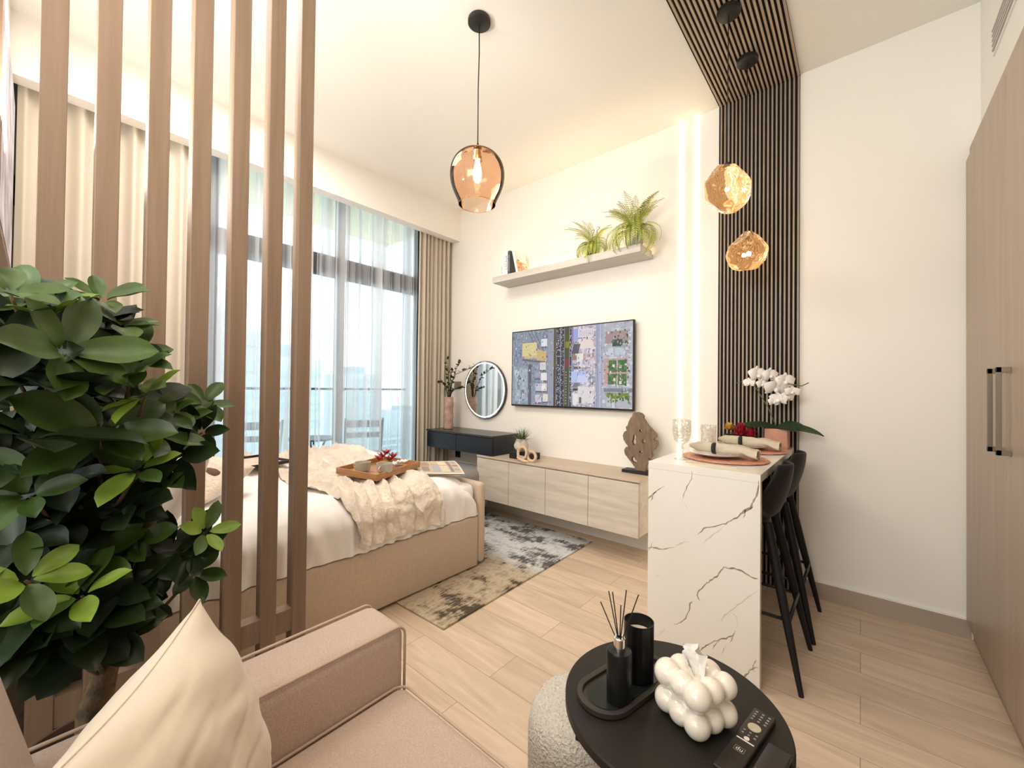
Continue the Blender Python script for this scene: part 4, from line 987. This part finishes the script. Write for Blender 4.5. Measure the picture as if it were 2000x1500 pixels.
def fern(cx, cy, z0, s, label, seed, pots, nfr=26):
    g = thing('potted_fern', (cx, cy, z0), label, 'fern', 'ferns on the wall shelf')
    rr_ = random.Random(seed)
    MB().lathe([(0, 0), (.042*s, 0), (.058*s, .04*s), (.060*s, .09*s), (.052*s, .105*s), (.046*s, .10*s), (0, .09*s)], 28, (cx, cy, z0)).build('pot', pots, g, True)
    b = MB(); b2 = MB()
    base = Vector((cx, cy, z0+.10*s))
    for k in range(nfr):
        a = 2*PI*k/nfr*1.0+rr_.uniform(-.25, .25)
        if math.sin(a) > .25: a = -a*.9                   # fronds lean into the room, away from the wall
        el = rr_.uniform(.35, 1.25) if k % 4 else rr_.uniform(1.15, 1.45)
        ln = s*rr_.uniform(.17, .265); hd = Vector((math.cos(a), math.sin(a)*.7, 0)).normalized()
        n = 22; pts = []
        p = base.copy(); e = el
        for i in range(n+1):
            pts.append(p.copy()); p = p+(hd*math.cos(e)+Vector((0, 0, math.sin(e))))*ln/n*1.25; e -= (.135 if el < 1.1 else .05)+.03*i/n
            if p.y > D-.03: p.y = D-.03
        b2.tube(pts[::3]+[pts[-1]], .0012, 4, False)
        for i in range(3, n):
            t = i/n; d = (pts[i+1]-pts[i-1]).normalized(); sd = d.cross(Vector((0, 0, 1)))
            if sd.length < .1: sd = Vector((-hd.y, hd.x, 0))
            sd.normalize(); L_ = s*.036*math.sin(PI*(.15+.85*t))**.8; w_ = s*.0034
            for q in (-1, 1):
                tip = pts[i]+sd*q*L_+d*L_*.45-Vector((0, 0, L_*.18))
                if tip.y > D-.012: tip.y = D-.012
                m1 = pts[i].lerp(tip, .5)
                b._f([b.bm.verts.new(pts[i]-d*w_*.6), b.bm.verts.new(m1-d*w_), b.bm.verts.new(tip), b.bm.verts.new(m1+d*w_)])
    b.build('fronds', M_fern, g); b2.build('frond_stems', M_stem, g)
    b = MB()
    for k in range(3):
        x = cx+.018*(k-1)*s; h = s*(.16+.02*k)
        pts = [(x+.010*(k-1)*t*3, cy, z0+.08*s+h*t) for t in (0, .4, .8)]+[(x+.03*(k-1)+.014*s*math.sin(q*.9)+.004, cy-.002*q, z0+.08*s+h*.8+.014*s*(1-math.cos(q*.9))+.006*q*(q < 3)) for q in range(1, 6)]
        b.tube(pts, [.0028]*3+[.0024, .002, .0018, .0015, .001], 6)
    b.build('curled_stalks', M_branch, g, True)
fern(-1.725, 3.045, SZ, .95, 'smaller potted fern with curled stalks, the left one on the shelf', 4, M_soil, 40)
fern(-1.350, 3.035, SZ, 1.18, 'larger bushy potted fern at right end of the shelf', 12, M_potgrey, 58)

# ------------------------------------------------------------ on desk and cabinet
VX, VY, VZ = -3.462, 2.975, .8275
g = thing('branch_vase', (VX, VY, VZ), 'tall brown ribbed vase with leafy branches on the black desk', 'vase')
pr = [(0, 0), (.046, 0)]
for i in range(19): pr += [(.050+.003*(i % 2)+.002*math.sin(i), .006+i*.0182)]
pr += [(.050, .352), (.044, .35), (.042, .06), (0, .05)]
MB().lathe(pr, 32, (VX, VY, VZ)).build('vase_body', M_vase, g, True)
bs = MB(); bl = MB(); rr_ = random.Random(21)
for pts in (((0, 0, .30), (-.01, 0, .50), (.0, -.02, .66), (.0, -.03, .80)), ((.01, 0, .30), (.03, .02, .52), (.09, .03, .68), (.17, .02, .74)), ((.01, 0, .30), (.04, -.02, .46), (.13, -.02, .60), (.30, .03, .66), (.36, .05, .69)),
            ((0, 0, .30), (-.02, -.02, .44), (-.08, -.03, .52), (-.14, -.03, .50)), ((.01, 0, .30), (.05, 0, .42), (.14, .02, .45), (.24, .05, .46)), ((0, 0, .3), (.0, .03, .5), (-.03, .05, .60), (-.02, .06, .66))):
    P = [Vector((VX, VY, VZ))+Vector(p) for p in pts]
    bs.tube(P, [.005, .004, .003]+[.0018]*(len(P)-3), 6)
    for i in range(1, len(P)):
        for k in range(7):
            if i == 1 and k < 4: continue
            p = P[i-1].lerp(P[i], (k+1)/7); d = Vector((rr_.uniform(-1, 1), rr_.uniform(-1, .4), rr_.uniform(-.3, 1))).normalized()
            sd = d.cross(Vector((rr_.uniform(-1, 1), rr_.uniform(-1, 1), 1))).normalized(); l = rr_.uniform(.030, .048); w_ = l*.30
            q1, q2, q3 = p+d*l*.35, p+d*l*.75, p+d*l
            bl._f([bl.bm.verts.new(v) for v in (p, q1-sd*w_, q2-sd*w_*.8, q3, q2+sd*w_*.8, q1+sd*w_)])
bs.build('branches', M_branch, g, True); bl.build('leaves', M_leafd, g)

o_ = thing('black_book', (-2.35, 2.93, .6365), 'flat black book box under the small potted grass', 'book')
MB().box(-2.475, -2.235, 2.865, 3.02, .6366, .695, .002).build('cover', M_blackmat, o_)
MB().box(-2.36, -2.28, 2.8645, 2.8652, .660, .668).build('spine_lettering', M_button2, o_)
g = thing('potted_grass', (-2.395, 2.945, .6955), 'small cream pot of tufted green grass on the black book', 'potted plant')
MB().lathe([(0, 0), (.040, 0), (.066, .035), (.070, .06), (.055, .095), (.046, .118), (.041, .117), (.045, .09), (0, .085)], 32, (-2.395, 2.945, .6955)).build('pot', M_potstripe, g, True)
b = MB(); rr_ = random.Random(5)
for k in range(190):
    a = rr_.uniform(0, 2*PI); e = rr_.uniform(.25, 1.5); l = rr_.uniform(.09, .185); hd = Vector((math.cos(a), math.sin(a), 0)); p = Vector((-2.395, 2.945, .795))+hd*.02
    sd = Vector((-hd.y, hd.x, 0))*.0035; prev = None
    for i in range(5):
        t = i/4; q = p+hd*l*t*math.cos(e)+Vector((0, 0, l*t*math.sin(e)-.035*t*t)); q.y = min(q.y, D-.01); ww = 1-t*.85
        row = [b.bm.verts.new(q-sd*ww), b.bm.verts.new(q+sd*ww)]
        if prev: b._f([prev[0], prev[1], row[1], row[0]])
        prev = row
b.build('grass_blades', M_grass, g)
g = thing('wooden_knot', (-2.27, 2.85, .6365), 'carved wooden chain knot lying on cabinet beside black book', 'ornament')
def link(c, rx, rz, rot):
    Mx = Matrix.Translation(c) @ rot; b = MB()
    pts = [Mx @ Vector((rx*math.cos(2*PI*i/28), rz*math.sin(2*PI*i/28), 0)) for i in range(29)]
    b.tube(pts, .0135, 10, False); b.build('link', M_knot, g, True, weld=True)
link(Vector((-2.295, 2.835, .7050)), .048, .055, Matrix.Rotation(R(78), 4, 'X') @ Matrix.Rotation(R(10), 4, 'Z'))
link(Vector((-2.270, 2.825, .6545)), .060, .036, Matrix.Rotation(R(14), 4, 'Y'))
link(Vector((-2.205, 2.855, .685)), .052, .036, Matrix.Rotation(R(62), 4, 'X') @ Matrix.Rotation(R(-35), 4, 'Z'))
# sculpture
g = thing('teak_sculpture', (-1.32, 3.05, .6365), 'pierced brown driftwood sculpture on black base at cabinet end', 'sculpture')
MB().box(-1.425, -1.215, 3.00, 3.10, .6366, .660, .001).build('base', M_black, g)
# outline measured from the photo, in a 2-D grid with true thickness and real holes
OUT = [(190, 1090), (185, 1050), (150, 1010), (120, 980), (95, 950), (85, 915), (100, 885), (125, 875), (100, 850), (80, 820), (75, 780), (85, 750), (110, 735), (100, 705), (118, 690), (130, 650), (145, 620), (160, 600), (165, 580), (185, 570), (215, 566), (245, 575), (265, 595), (262, 615), (280, 640), (300, 670), (340, 715), (375, 745), (380, 770), (350, 795), (390, 805), (385, 840), (365, 875), (335, 900), (345, 930), (330, 955), (300, 965), (340, 972), (335, 985), (310, 1000), (290, 1020), (285, 1085), (260, 1090)]
HOLES = [(240, 727, 11, 12), (183, 790, 12, 22), (180, 830, 16, 28), (268, 818, 15, 16), (247, 912, 20, 10), (175, 985, 16, 22), (192, 1000, 18, 12)]
def o2w(px_, py_): X = 1200+px_/4.545; Y = 680+py_/4.545; return (-1.3185+(X-1245)*.00394*1.02, 1.103-(Y-806)*.00400)
def inside(px_, py_, poly):
    c_ = False; n = len(poly)
    for i in range(n):
        x1, y1 = poly[i]; x2, y2 = poly[i-1]
        if (y1 > py_) != (y2 > py_) and px_ < (x2-x1)*(py_-y1)/(y2-y1)+x1: c_ = not c_
    return c_
b = MB(); NX, NZ = 80, 130; cell = {}
for i in range(NX):
    for j in range(NZ):
        px_, py_ = 70+325*(i+.5)/NX, 562+530*(j+.5)/NZ
        if inside(px_, py_, OUT) and not any(((px_-a)/rx)**2+((py_-c_)/ry)**2 < 1 for a, c_, rx, ry in HOLES): cell[(i, j)] = 1
vc = {}
def vt(i, j, s):
    k = (i, j, s)
    if k not in vc:
        x, z = o2w(70+325*i/NX, 562+530*j/NZ); t = .017+.008*nz(x*14, z*9, 3)
        vc[k] = b.bm.verts.new((x, 3.05+s*t, z))
    return vc[k]
for (i, j) in cell:
    b._f([vt(i, j, -1), vt(i, j+1, -1), vt(i+1, j+1, -1), vt(i+1, j, -1)]); b._f([vt(i, j, 1), vt(i+1, j, 1), vt(i+1, j+1, 1), vt(i, j+1, 1)])
    for (di, dj, a, c_) in ((-1, 0, (i, j), (i, j+1)), (1, 0, (i+1, j+1), (i+1, j)), (0, -1, (i+1, j), (i, j)), (0, 1, (i, j+1), (i+1, j+1))):
        if (i+di, j+dj) not in cell: b._f([vt(*a, -1), vt(*a, 1), vt(*c_, 1), vt(*c_, -1)])
for _ in range(3): bmesh.ops.smooth_vert(b.bm, verts=b.bm.verts, factor=.5, use_axis_x=True, use_axis_z=True, use_axis_y=False)
b.build('driftwood', M_teak, g, 'auto')

# ------------------------------------------------------------ armchair
g = thing('armchair', (-.68, .3, 0), 'blush beige armchair with piped square arms in the foreground', 'armchair')
AI, AO, AR0, AR1 = -.985, -1.165, -.312, -.14     # left arm inner/outer, right arm
AF = .700
def rbox(name, x0, x1, y0, y1, z0, z1, r, mt, M=None, piping=()):
    b = MB(); b.box(x0, x1, y0, y1, z0, z1, r, 6, M=M); return b.build(name, mt, g, 'auto')
rbox('arm', AO, AI, -.13, AF, .10, .607, .032, M_chair)
rbox('arm', AR0, AR1, -.13, AF, .10, .607, .032, M_chair)
def arm_pipe(x):
    r = .030; y1 = AF-.002; z1 = .605
    pts = [(x, -.12, z1)]+[(x, y1-r+r*math.sin(t*PI/12), z1-r+r*math.cos(t*PI/12)) for t in range(0, 7)]+[(x, y1, .12)]
    return pts
for x in (AI-.004, AO+.004, AR0+.004, AR1-.004): MB().tube(arm_pipe(x), .0038, 8).build('piping', M_pipe, g, True)
rbox('seat_base', AI+.001, AR0-.001, -.10, AF-.03, .12, .315, .02, M_chair)
SB = Matrix.Identity(4)
b = MB(); b.box(AI+.004, AR0-.004, .02, AF-.012, .318, .452, .030, 6)
bmesh.ops.subdivide_edges(b.bm, edges=[e for e in b.bm.edges if e.calc_length() > .2], cuts=12, use_grid_fill=True)
for v in b.bm.verts:
    if v.co.z > .43: cx_ = (v.co.x-(AI+AR0)/2)/.30; cy_ = (v.co.y-.36)/.34; v.co.z += .016*max(0, 1-cx_*cx_)*max(0, 1-cy_*cy_)
b.build('seat_cushion', M_chair, g, 'auto')
x0, x1, y0, y1, zz, r = AI+.006, AR0-.006, .03, AF-.014, .445, .032
pp = [(x0, y0, zz)]+[(x0+r-r*math.cos(t*PI/12), y1-r+r*math.sin(t*PI/12), zz+.002) for t in range(7)]+[(x1-r+r*math.sin(t*PI/12), y1-r+r*math.cos(t*PI/12), zz+.002) for t in range(7)]+[(x1, y0, zz)]
MB().tube(pp, .0035, 8).build('piping', M_pipe, g, True)
BM_ = Matrix.Translation((0, .085, .30)) @ Matrix.Rotation(R(13), 4, 'X')
rbox('backrest', AO+.045, AR1-.04, -.17, 0, 0, .60, .045, M_chair, M=BM_)
for x in (-1.12, -.245):
    for y in (-.06, .63): MB().lathe([(0, 0), (.014, 0), (.022, .10), (0, .10)], 16, (x, y, 0)).build('leg', M_nightstand, g, 'auto')

# cushion propped on the chair: corners measured
def quad_cushion(A, B, C_, D_, th, nrm, label):
    g = thing('throw_cushion', tuple((A+B+C_+D_)/4), label, 'cushion')
    def mk(sgn):
        def fn(u, v):
            p = (A*(1-u)+B*u)*(1-v)+(D_*(1-u)+C_*u)*v
            a, c_ = u*2-1, v*2-1
            ctr = (A+B+C_+D_)/4
            pin = 1-.11*((1-c_*c_)*a**2+(1-a*a)*c_**2)
            p = ctr+(p-ctr)*pin
            k = max(0, (1-abs(a)**2.3)*(1-abs(c_)**2.3))
            bul = th/2*k**.55
            wr = .008*nz(u*7, v*3, 3*sgn)*k-.020*max(0, .22-abs(nz(u*1.6+v*.8, v*6.5-u*1.0, 8)))*min(1, k*2.6)
            rad = math.sin((a*2.1+c_*5.2)*2.2+3*nz(u*3, v*3, 1))*.0045*(1-k*.6)*min(1, k*5)
            return p+nrm*sgn*(bul+wr+rad)
        return fn
    b = MB(); b.grid(mk(1), 70, 70); b.grid(mk(-1), 70, 70); b.build('cover', M_cush, g, True, weld=True)
    pts = []
    f = mk(1)
    for (a0, c0, a1, c1) in ((0, 0, 1, 0), (1, 0, 1, 1), (1, 1, 0, 1), (0, 1, 0, 0)):
        for i in range(30): t = i/30; pts.append(f(a0+(a1-a0)*t, c0+(c1-c0)*t))
    pts.append(pts[0]); MB().tube(pts, .0018, 6, False).build('seam', M_cush, g, True)
T1 = Vector((-.974, .214, .864)); T2 = Vector((-.602, -.028, .864)); B1 = Vector((-.955, .310, .474)); B2 = Vector((-.580, .080, .474))
nrm = (B1-T1).cross(T2-T1).normalized()
if nrm.y < 0: nrm = -nrm
quad_cushion(T1, T2, B2, B1, .21, nrm, 'cream velvet cushion with pointed corner propped in the armchair')

# ------------------------------------------------------------ pouf and side table
g = thing('pouf', (-.605, 1.055, 0), 'round cream boucle pouf beneath the edge of the black table', 'pouf')
MB().lathe([(0, .015), (.15, .015), (.163, .03), (.168, .10), (.168, .29), (.162, .335), (.145, .362), (.11, .376), (0, .380)], 56, (-.605, 1.055, 0)).build('upholstery', M_boucle, g, True)
MB().cyl(.13, 0, .014, (-.605, 1.055)).build('base', M_black, g)
TX, TY, TR, TH = -.339, .979, .243, .550
g = thing('side_table', (TX, TY, 0), 'round matte black side table in the foreground', 'side table')
MB().lathe([(0, TH-.024), (TR-.003, TH-.024), (TR, TH-.021), (TR, TH-.003), (TR-.003, TH), (0, TH)], 96, (TX, TY, 0)).build('tabletop', M_blackmat, g, 'auto')
for a in (190, 280, 10, 100): 
    x, y = TX+(TR-.022)*math.cos(R(a)), TY+(TR-.022)*math.sin(R(a))
    b = MB(); b.box(-.010, .010, -.010, .010, 0, TH-.0245, .002, M=Matrix.Translation((x, y, 0)) @ Matrix.Rotation(R(a), 4, 'Z')); b.build('leg', M_black, g)
def T(z): return TH+z
# oval tray
def stadium(l, r, n=14):
    return [(r*math.cos(PI*i/n), l+r*math.sin(PI*i/n)) for i in range(n+1)]+[(r*math.cos(PI+PI*i/n), -l+r*math.sin(PI+PI*i/n)) for i in range(n+1)]
g = local(thing('oval_tray', (-.442, .960, TH+.0004), 'black oval tray holding diffuser and candle on side table', 'tray', rz=R(-12)))
b = MB(); n_ = None
rings = []
for (r, z) in ((.060, 0), (.066, .003), (.066, .014), (.060, .015), (.0535, .013), (.052, .006)):
    rings.append([b.bm.verts.new((x, y, z)) for x, y in stadium(.075, r)])
for a, c_ in zip(rings, rings[1:]):
    for i in range(len(a)): b._f([a[i], a[(i+1) % len(a)], c_[(i+1) % len(a)], c_[i]])
b._f(rings[0][::-1]); b._f(rings[-1]); b.build('dish', mat('tray_dark', (.035, .026, .020), .45), g, 'auto')
b = MB(); b.prism(stadium(.070, .046), lambda x, y: (x, y, .0063), lambda x, y: (x, y, .0075)); b.build('inlay', mat('tray_inlay', (.012, .015, .014), .15), g)
DX, DY, DZ = -.428, .898, TH+.0085
g = thing('reed_diffuser', (DX, DY, DZ), 'black glass reed diffuser with silver collar and dark reeds', 'diffuser')
MB().lathe([(0, 0), (.026, 0), (.029, .003), (.029, .110), (.027, .114), (.013, .116), (0, .116)], 40, (DX, DY, DZ)).build('bottle', mat('bottle_black', (.006, .007, .007), .28, spec=.3), g, 'auto')
MB().lathe([(0, .116), (.0135, .116), (.0135, .142), (.0115, .144), (.006, .144), (.006, .138), (0, .138)], 28, (DX, DY, DZ)).build('collar', M_chrome, g, 'auto')
for (x, z, dy) in ((-.469, .773, -.004), (-.455, .798, .010), (-.436, .809, -.008), (-.408, .817, .006), (-.381, .813, .012), (-.426, .772, .016)):
    k = 1.0; MB().tube([(DX, DY, DZ+.12), (DX+(x-(-.421))*1.0, DY+dy, z-.004)], .0013, 6).build('reed', M_black, g)
CX_, CYY, CZ = -.425, 1.000, TH+.0085
g = thing('candle', (CX_, CYY, CZ), 'cream candle in tall black glass jar behind the diffuser', 'candle')
MB().lathe([(0, 0), (.032, 0), (.036, .004), (.0365, .140), (.0345, .140), (.034, .02), (0, .02)], 44, (CX_, CYY, CZ)).build('jar', mat('jar_black', (.006, .006, .006), .3, spec=.3), g, 'auto')
MB().cyl(.0335, .05, .108, (0, 0)).build('wax', M_wax, g, off=(-CX_*0, 0, 0)) if False else MB().lathe([(0, .021), (.0338, .021), (.0338, .110), (0, .108)], 36, (CX_, CYY, CZ)).build('wax', M_wax, g, 'auto')
MB().tube([(CX_, CYY, CZ+.107), (CX_+.001, CYY, CZ+.117)], .0012, 6).build('wick', M_black, g)

# bubble tissue box
g = local(thing('tissue_box', (-.280, .968, TH), 'glossy white bubble shaped tissue box on the side table', 'tissue box', rz=R(-25)))
b = MB(); Rb = .0285; pos = []
for kz, z in enumerate((.029, .087)):
    for i in range(3):
        for j in range(3):
            if i == 1 and j == 1: continue
            pos.append(((i-1)*.0405, (j-1)*.0405, z, Rb*(1.0+.06*math.sin(i*3+j*5+kz))))
for x, y, z, r in pos: b.sphere((x, y, z), r, 24)
b.box(-.045, .045, -.045, .045, .008, .098, .01)
o = b.build('cover', M_ceramic, g, True)
md = o.modifiers.new('rm', 'REMESH'); md.mode = 'VOXEL'; md.voxel_size = .0028; md.use_smooth_shade = True
md = o.modifiers.new('sm', 'SMOOTH'); md.factor = .6; md.iterations = 7
b = MB()
def tis(u, v):
    a = (u-.5)*2; z = .080+.070*v; w_ = .014+.024*v*(1-.45*v)
    x = a*w_+.004*math.sin(v*5); y = .010*math.sin(a*5+v*2)*(.4+v)+.004*nz(u*9, v*9)
    return (x, y+.002, z+.010*(1-a*a)*v-.004*abs(math.sin(a*6))*v)
b.grid(tis, 30, 14); b.grid(lambda u, v: (lambda p: (p[1]*1.3-.006, p[0]*.9+.004, p[2]-.010*v))(tis(u, v)), 30, 14)
o = b.build('tissue', M_tissue, g, True)
# remote controls
def remote(cx, cy, rz, hl, label, fancy):
    g = local(thing('remote_control', (cx, cy, TH+.0002), label, 'remote control', rz=rz))
    MB().box(-.0215, .0215, -hl, hl, 0, .014, .003, 3).build('body', M_remote, g, 'auto')
    return g
M_rt = mat('remote_dark', (.012, .010, .008), .3)
g = remote(-.178, .962, R(-9), .108, 'dark remote control with pale round pad and du logo beside tissue box', 1)
zt = .0141
for r in range(4):
    for c_ in range(3): o = MB().box(-.015+c_*.0125, -.011+c_*.0125+.001, .066+r*.0095, .0695+r*.0095, zt-.001, zt+.0010, .0005).build('key', M_button2, g)
MB().lathe([(0, 0), (.0125, 0), (.0125, .0012), (0, .0018)], 32, (0, .044, zt-.0002)).build('navigation_pad', mat('pad', (.55, .48, .36), .35), g, 'auto')
for r in range(2):
    for c_ in range(3): MB().box(-.014+c_*.0115, -.010+c_*.0115, .012+r*.010, .0155+r*.010, zt-.001, zt+.0008).build('key', M_button2, g)
MB().lathe([(0, 0), (.0052, 0), (.0052, .0012), (0, .0014)], 24, (.0, .002, zt-.0002)).build('round_key', M_button, g, 'auto')
MB().box(-.0165, .0165, -.0075, -.0045, zt-.001, zt+.0008, .0006).build('bar_key', M_button, g)
b = MB(); y0_ = -.043
for q in ((-.0095, .0095, y0_, y0_+.0006), (-.0095, .0095, y0_+.0134, y0_+.014), (-.0095, -.0089, y0_, y0_+.014), (.0089, .0095, y0_, y0_+.014)): b.box(*q, zt-.0005, zt+.0003)
b.build('logo_frame', M_button2, g)
tcu = bpy.data.curves.new('du', 'FONT'); tcu.body = 'du'; tcu.size = .0135; tcu.align_x = 'CENTER'; tcu.align_y = 'CENTER'; tcu.extrude = .0002
tob = bpy.data.objects.new('tmp', tcu); COL.objects.link(tob); bpy.context.view_layer.update()
tme = bpy.data.meshes.new_from_object(tob.evaluated_get(bpy.context.evaluated_depsgraph_get())); bpy.data.objects.remove(tob, do_unlink=True); tme.materials.clear()
to = bpy.data.objects.new('logo_text', tme); COL.objects.link(to); to.parent = g; to.location = (0, y0_+.0072, zt+.0003); to.data.materials.append(M_button)
g = remote(-.135, .900, R(-9), .085, 'second dark remote control at right edge of the side table', 0)
MB().box(-.017, .017, -.004, -.001, zt-.001, zt+.0006).build('ridge', M_button2, g)
# ------------------------------------------------------------ large foliage plant between screen and armchair
PX_, PY_ = -1.385, .105
g = thing('potted_ficus', (PX_, PY_, 0), 'large leafy green plant with thick trunk in front of the slat screen', 'potted plant')
MB().lathe([(0, .0), (.11, 0), (.14, .30), (.15, .42), (.142, .42), (.135, .38), (0, .38)], 36, (PX_, PY_, 0)).build('pot', M_pot, g, 'auto')
MB().cyl(.134, .375, .395, (PX_, PY_)).build('soil', M_soil, g)
bt = MB(); trunk = [(PX_, PY_, .38), (PX_-.012, PY_+.0, .50), (PX_+.002, PY_+.015, .58), (PX_-.004, PY_+.032, .66), (PX_+.015, PY_+.02, .78), (PX_+.01, PY_-.01, .90), (PX_, PY_, .98), (PX_-.01, PY_, 1.02)]
bt.tube(trunk, [.034, .032, .024, .028, .024, .021, .020, .023], 12)
bt.tube([(PX_, PY_+.03, .70), (PX_+.02, PY_+.07, .82), (PX_+.02, PY_+.09, .95), (PX_+.0, PY_+.11, 1.05)], [.020, .017, .014, .010], 10)
bt.tube([(PX_+.01, PY_-.0, .80), (PX_+.03, PY_-.05, .95), (PX_+.0, PY_-.07, 1.1), (PX_, PY_-.06, 1.25)], [.018, .014, .011, .008], 10)
bl = {k: MB() for k in 'dml'}; rr_ = random.Random(33)
def leaf(b, p, d, ln, wd, nrm, curl):
    d = d.normalized(); sd = d.cross(nrm)
    if sd.length < .05: sd = d.cross(Vector((.3, .7, .2)))
    sd.normalize(); nn = sd.cross(d).normalized(); prev = None; n = 8
    for i in range(n+1):
        t = i/n
        w_ = wd*.5*(math.sin(PI*min(1, t**1.25*.97+.03)))**.62 if t > .1 else wd*.5*(.06+t*1.2)
        c_ = p+d*ln*t-nn*curl*ln*t*t+nn*.02*ln*math.sin(t*9)
        row = [b.bm.verts.new(c_-sd*w_+nn*w_*.34), b.bm.verts.new(c_-sd*w_*.5+nn*w_*.10), b.bm.verts.new(c_-nn*w_*.06), b.bm.verts.new(c_+sd*w_*.5+nn*w_*.10), b.bm.verts.new(c_+sd*w_+nn*w_*.34)]
        if prev:
            for k in range(4): b._f([prev[k], prev[k+1], row[k+1], row[k]])
        prev = row
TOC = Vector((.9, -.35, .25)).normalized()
def rosette(px, py, x, kind, size, n=7, face=None):
    y_, z_ = px2yz(px, py, x); c_ = Vector((x, y_, z_))
    ax = (face if face is not None else (TOC*.55+Vector((rr_.uniform(-.3, .3), rr_.uniform(-.5, .5), rr_.uniform(.1, .9))))).normalized()
    q = ax.to_track_quat('Z', 'Y').to_matrix(); a0 = rr_.uniform(0, 6.28)
    for i in range(n):
        a = a0+2*PI*i/n+rr_.uniform(-.25, .25); el = rr_.uniform(.15, .7)
        d = q @ Vector((math.cos(a)*math.cos(el), math.sin(a)*math.cos(el), math.sin(el)))
        ln = size*rr_.uniform(.75, 1.15); k = kind if (kind != 'l' or i % 3) else 'm'
        leaf(bl[k], c_+d*.010, d, ln, ln*rr_.uniform(.46, .58), ax, rr_.uniform(.05, .30))
    tr = Vector(min(trunk, key=lambda q_: abs(q_[2]-(z_-.12)))); mid = (c_+tr)/2+Vector((0, 0, -.03))
    bt.tube([tr, mid, c_], [.007, .005, .003], 6)
fwv, rtv, upv = fw, r2, u2
def px2yz(px, py, x):
    d = fwv*F_PX+rtv*(px-1000)+upv*(750-py); t = x/d.x; return d.y*t, 1.28+d.z*t
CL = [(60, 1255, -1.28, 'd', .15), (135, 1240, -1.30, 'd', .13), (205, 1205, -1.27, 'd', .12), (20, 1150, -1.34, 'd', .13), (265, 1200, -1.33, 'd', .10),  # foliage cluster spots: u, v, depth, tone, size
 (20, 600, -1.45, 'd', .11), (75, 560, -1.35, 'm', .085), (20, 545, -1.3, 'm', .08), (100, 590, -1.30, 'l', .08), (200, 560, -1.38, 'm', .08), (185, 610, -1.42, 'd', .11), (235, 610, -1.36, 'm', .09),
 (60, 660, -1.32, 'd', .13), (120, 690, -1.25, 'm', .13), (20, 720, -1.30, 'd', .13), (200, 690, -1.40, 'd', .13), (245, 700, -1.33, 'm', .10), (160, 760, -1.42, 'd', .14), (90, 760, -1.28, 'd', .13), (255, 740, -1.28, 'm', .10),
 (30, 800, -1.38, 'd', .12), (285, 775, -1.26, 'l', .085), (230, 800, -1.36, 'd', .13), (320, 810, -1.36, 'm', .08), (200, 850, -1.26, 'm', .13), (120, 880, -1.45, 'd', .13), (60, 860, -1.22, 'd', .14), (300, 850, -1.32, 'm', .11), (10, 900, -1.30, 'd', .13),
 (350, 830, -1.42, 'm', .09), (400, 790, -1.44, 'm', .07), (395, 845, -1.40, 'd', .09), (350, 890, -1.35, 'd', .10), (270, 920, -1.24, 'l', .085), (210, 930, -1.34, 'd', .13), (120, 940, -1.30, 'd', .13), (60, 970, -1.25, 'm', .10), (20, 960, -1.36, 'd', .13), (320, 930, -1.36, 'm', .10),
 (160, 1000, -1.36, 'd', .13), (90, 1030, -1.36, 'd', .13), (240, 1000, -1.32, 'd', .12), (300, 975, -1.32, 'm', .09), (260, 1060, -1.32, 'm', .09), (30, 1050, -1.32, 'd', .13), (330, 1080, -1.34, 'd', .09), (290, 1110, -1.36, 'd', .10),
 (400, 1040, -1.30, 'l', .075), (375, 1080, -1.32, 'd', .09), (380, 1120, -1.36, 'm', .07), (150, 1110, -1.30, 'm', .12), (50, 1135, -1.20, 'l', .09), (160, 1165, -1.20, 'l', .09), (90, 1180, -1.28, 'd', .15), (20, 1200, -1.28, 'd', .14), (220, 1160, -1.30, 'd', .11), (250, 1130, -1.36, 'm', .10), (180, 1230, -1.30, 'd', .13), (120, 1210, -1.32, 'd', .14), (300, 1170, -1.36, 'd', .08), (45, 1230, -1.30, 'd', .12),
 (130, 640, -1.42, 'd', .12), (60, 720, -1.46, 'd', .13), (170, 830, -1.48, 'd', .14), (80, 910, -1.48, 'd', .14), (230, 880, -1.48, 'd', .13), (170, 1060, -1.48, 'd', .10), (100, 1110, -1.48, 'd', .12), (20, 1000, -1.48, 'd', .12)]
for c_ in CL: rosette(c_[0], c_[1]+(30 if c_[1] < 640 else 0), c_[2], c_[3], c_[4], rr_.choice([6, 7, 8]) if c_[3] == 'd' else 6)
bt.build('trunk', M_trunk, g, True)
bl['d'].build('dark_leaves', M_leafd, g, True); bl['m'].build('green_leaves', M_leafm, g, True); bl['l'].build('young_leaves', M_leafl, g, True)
for o in list(bpy.data.objects):
    if '_base' in o.keys(): del o['_base']
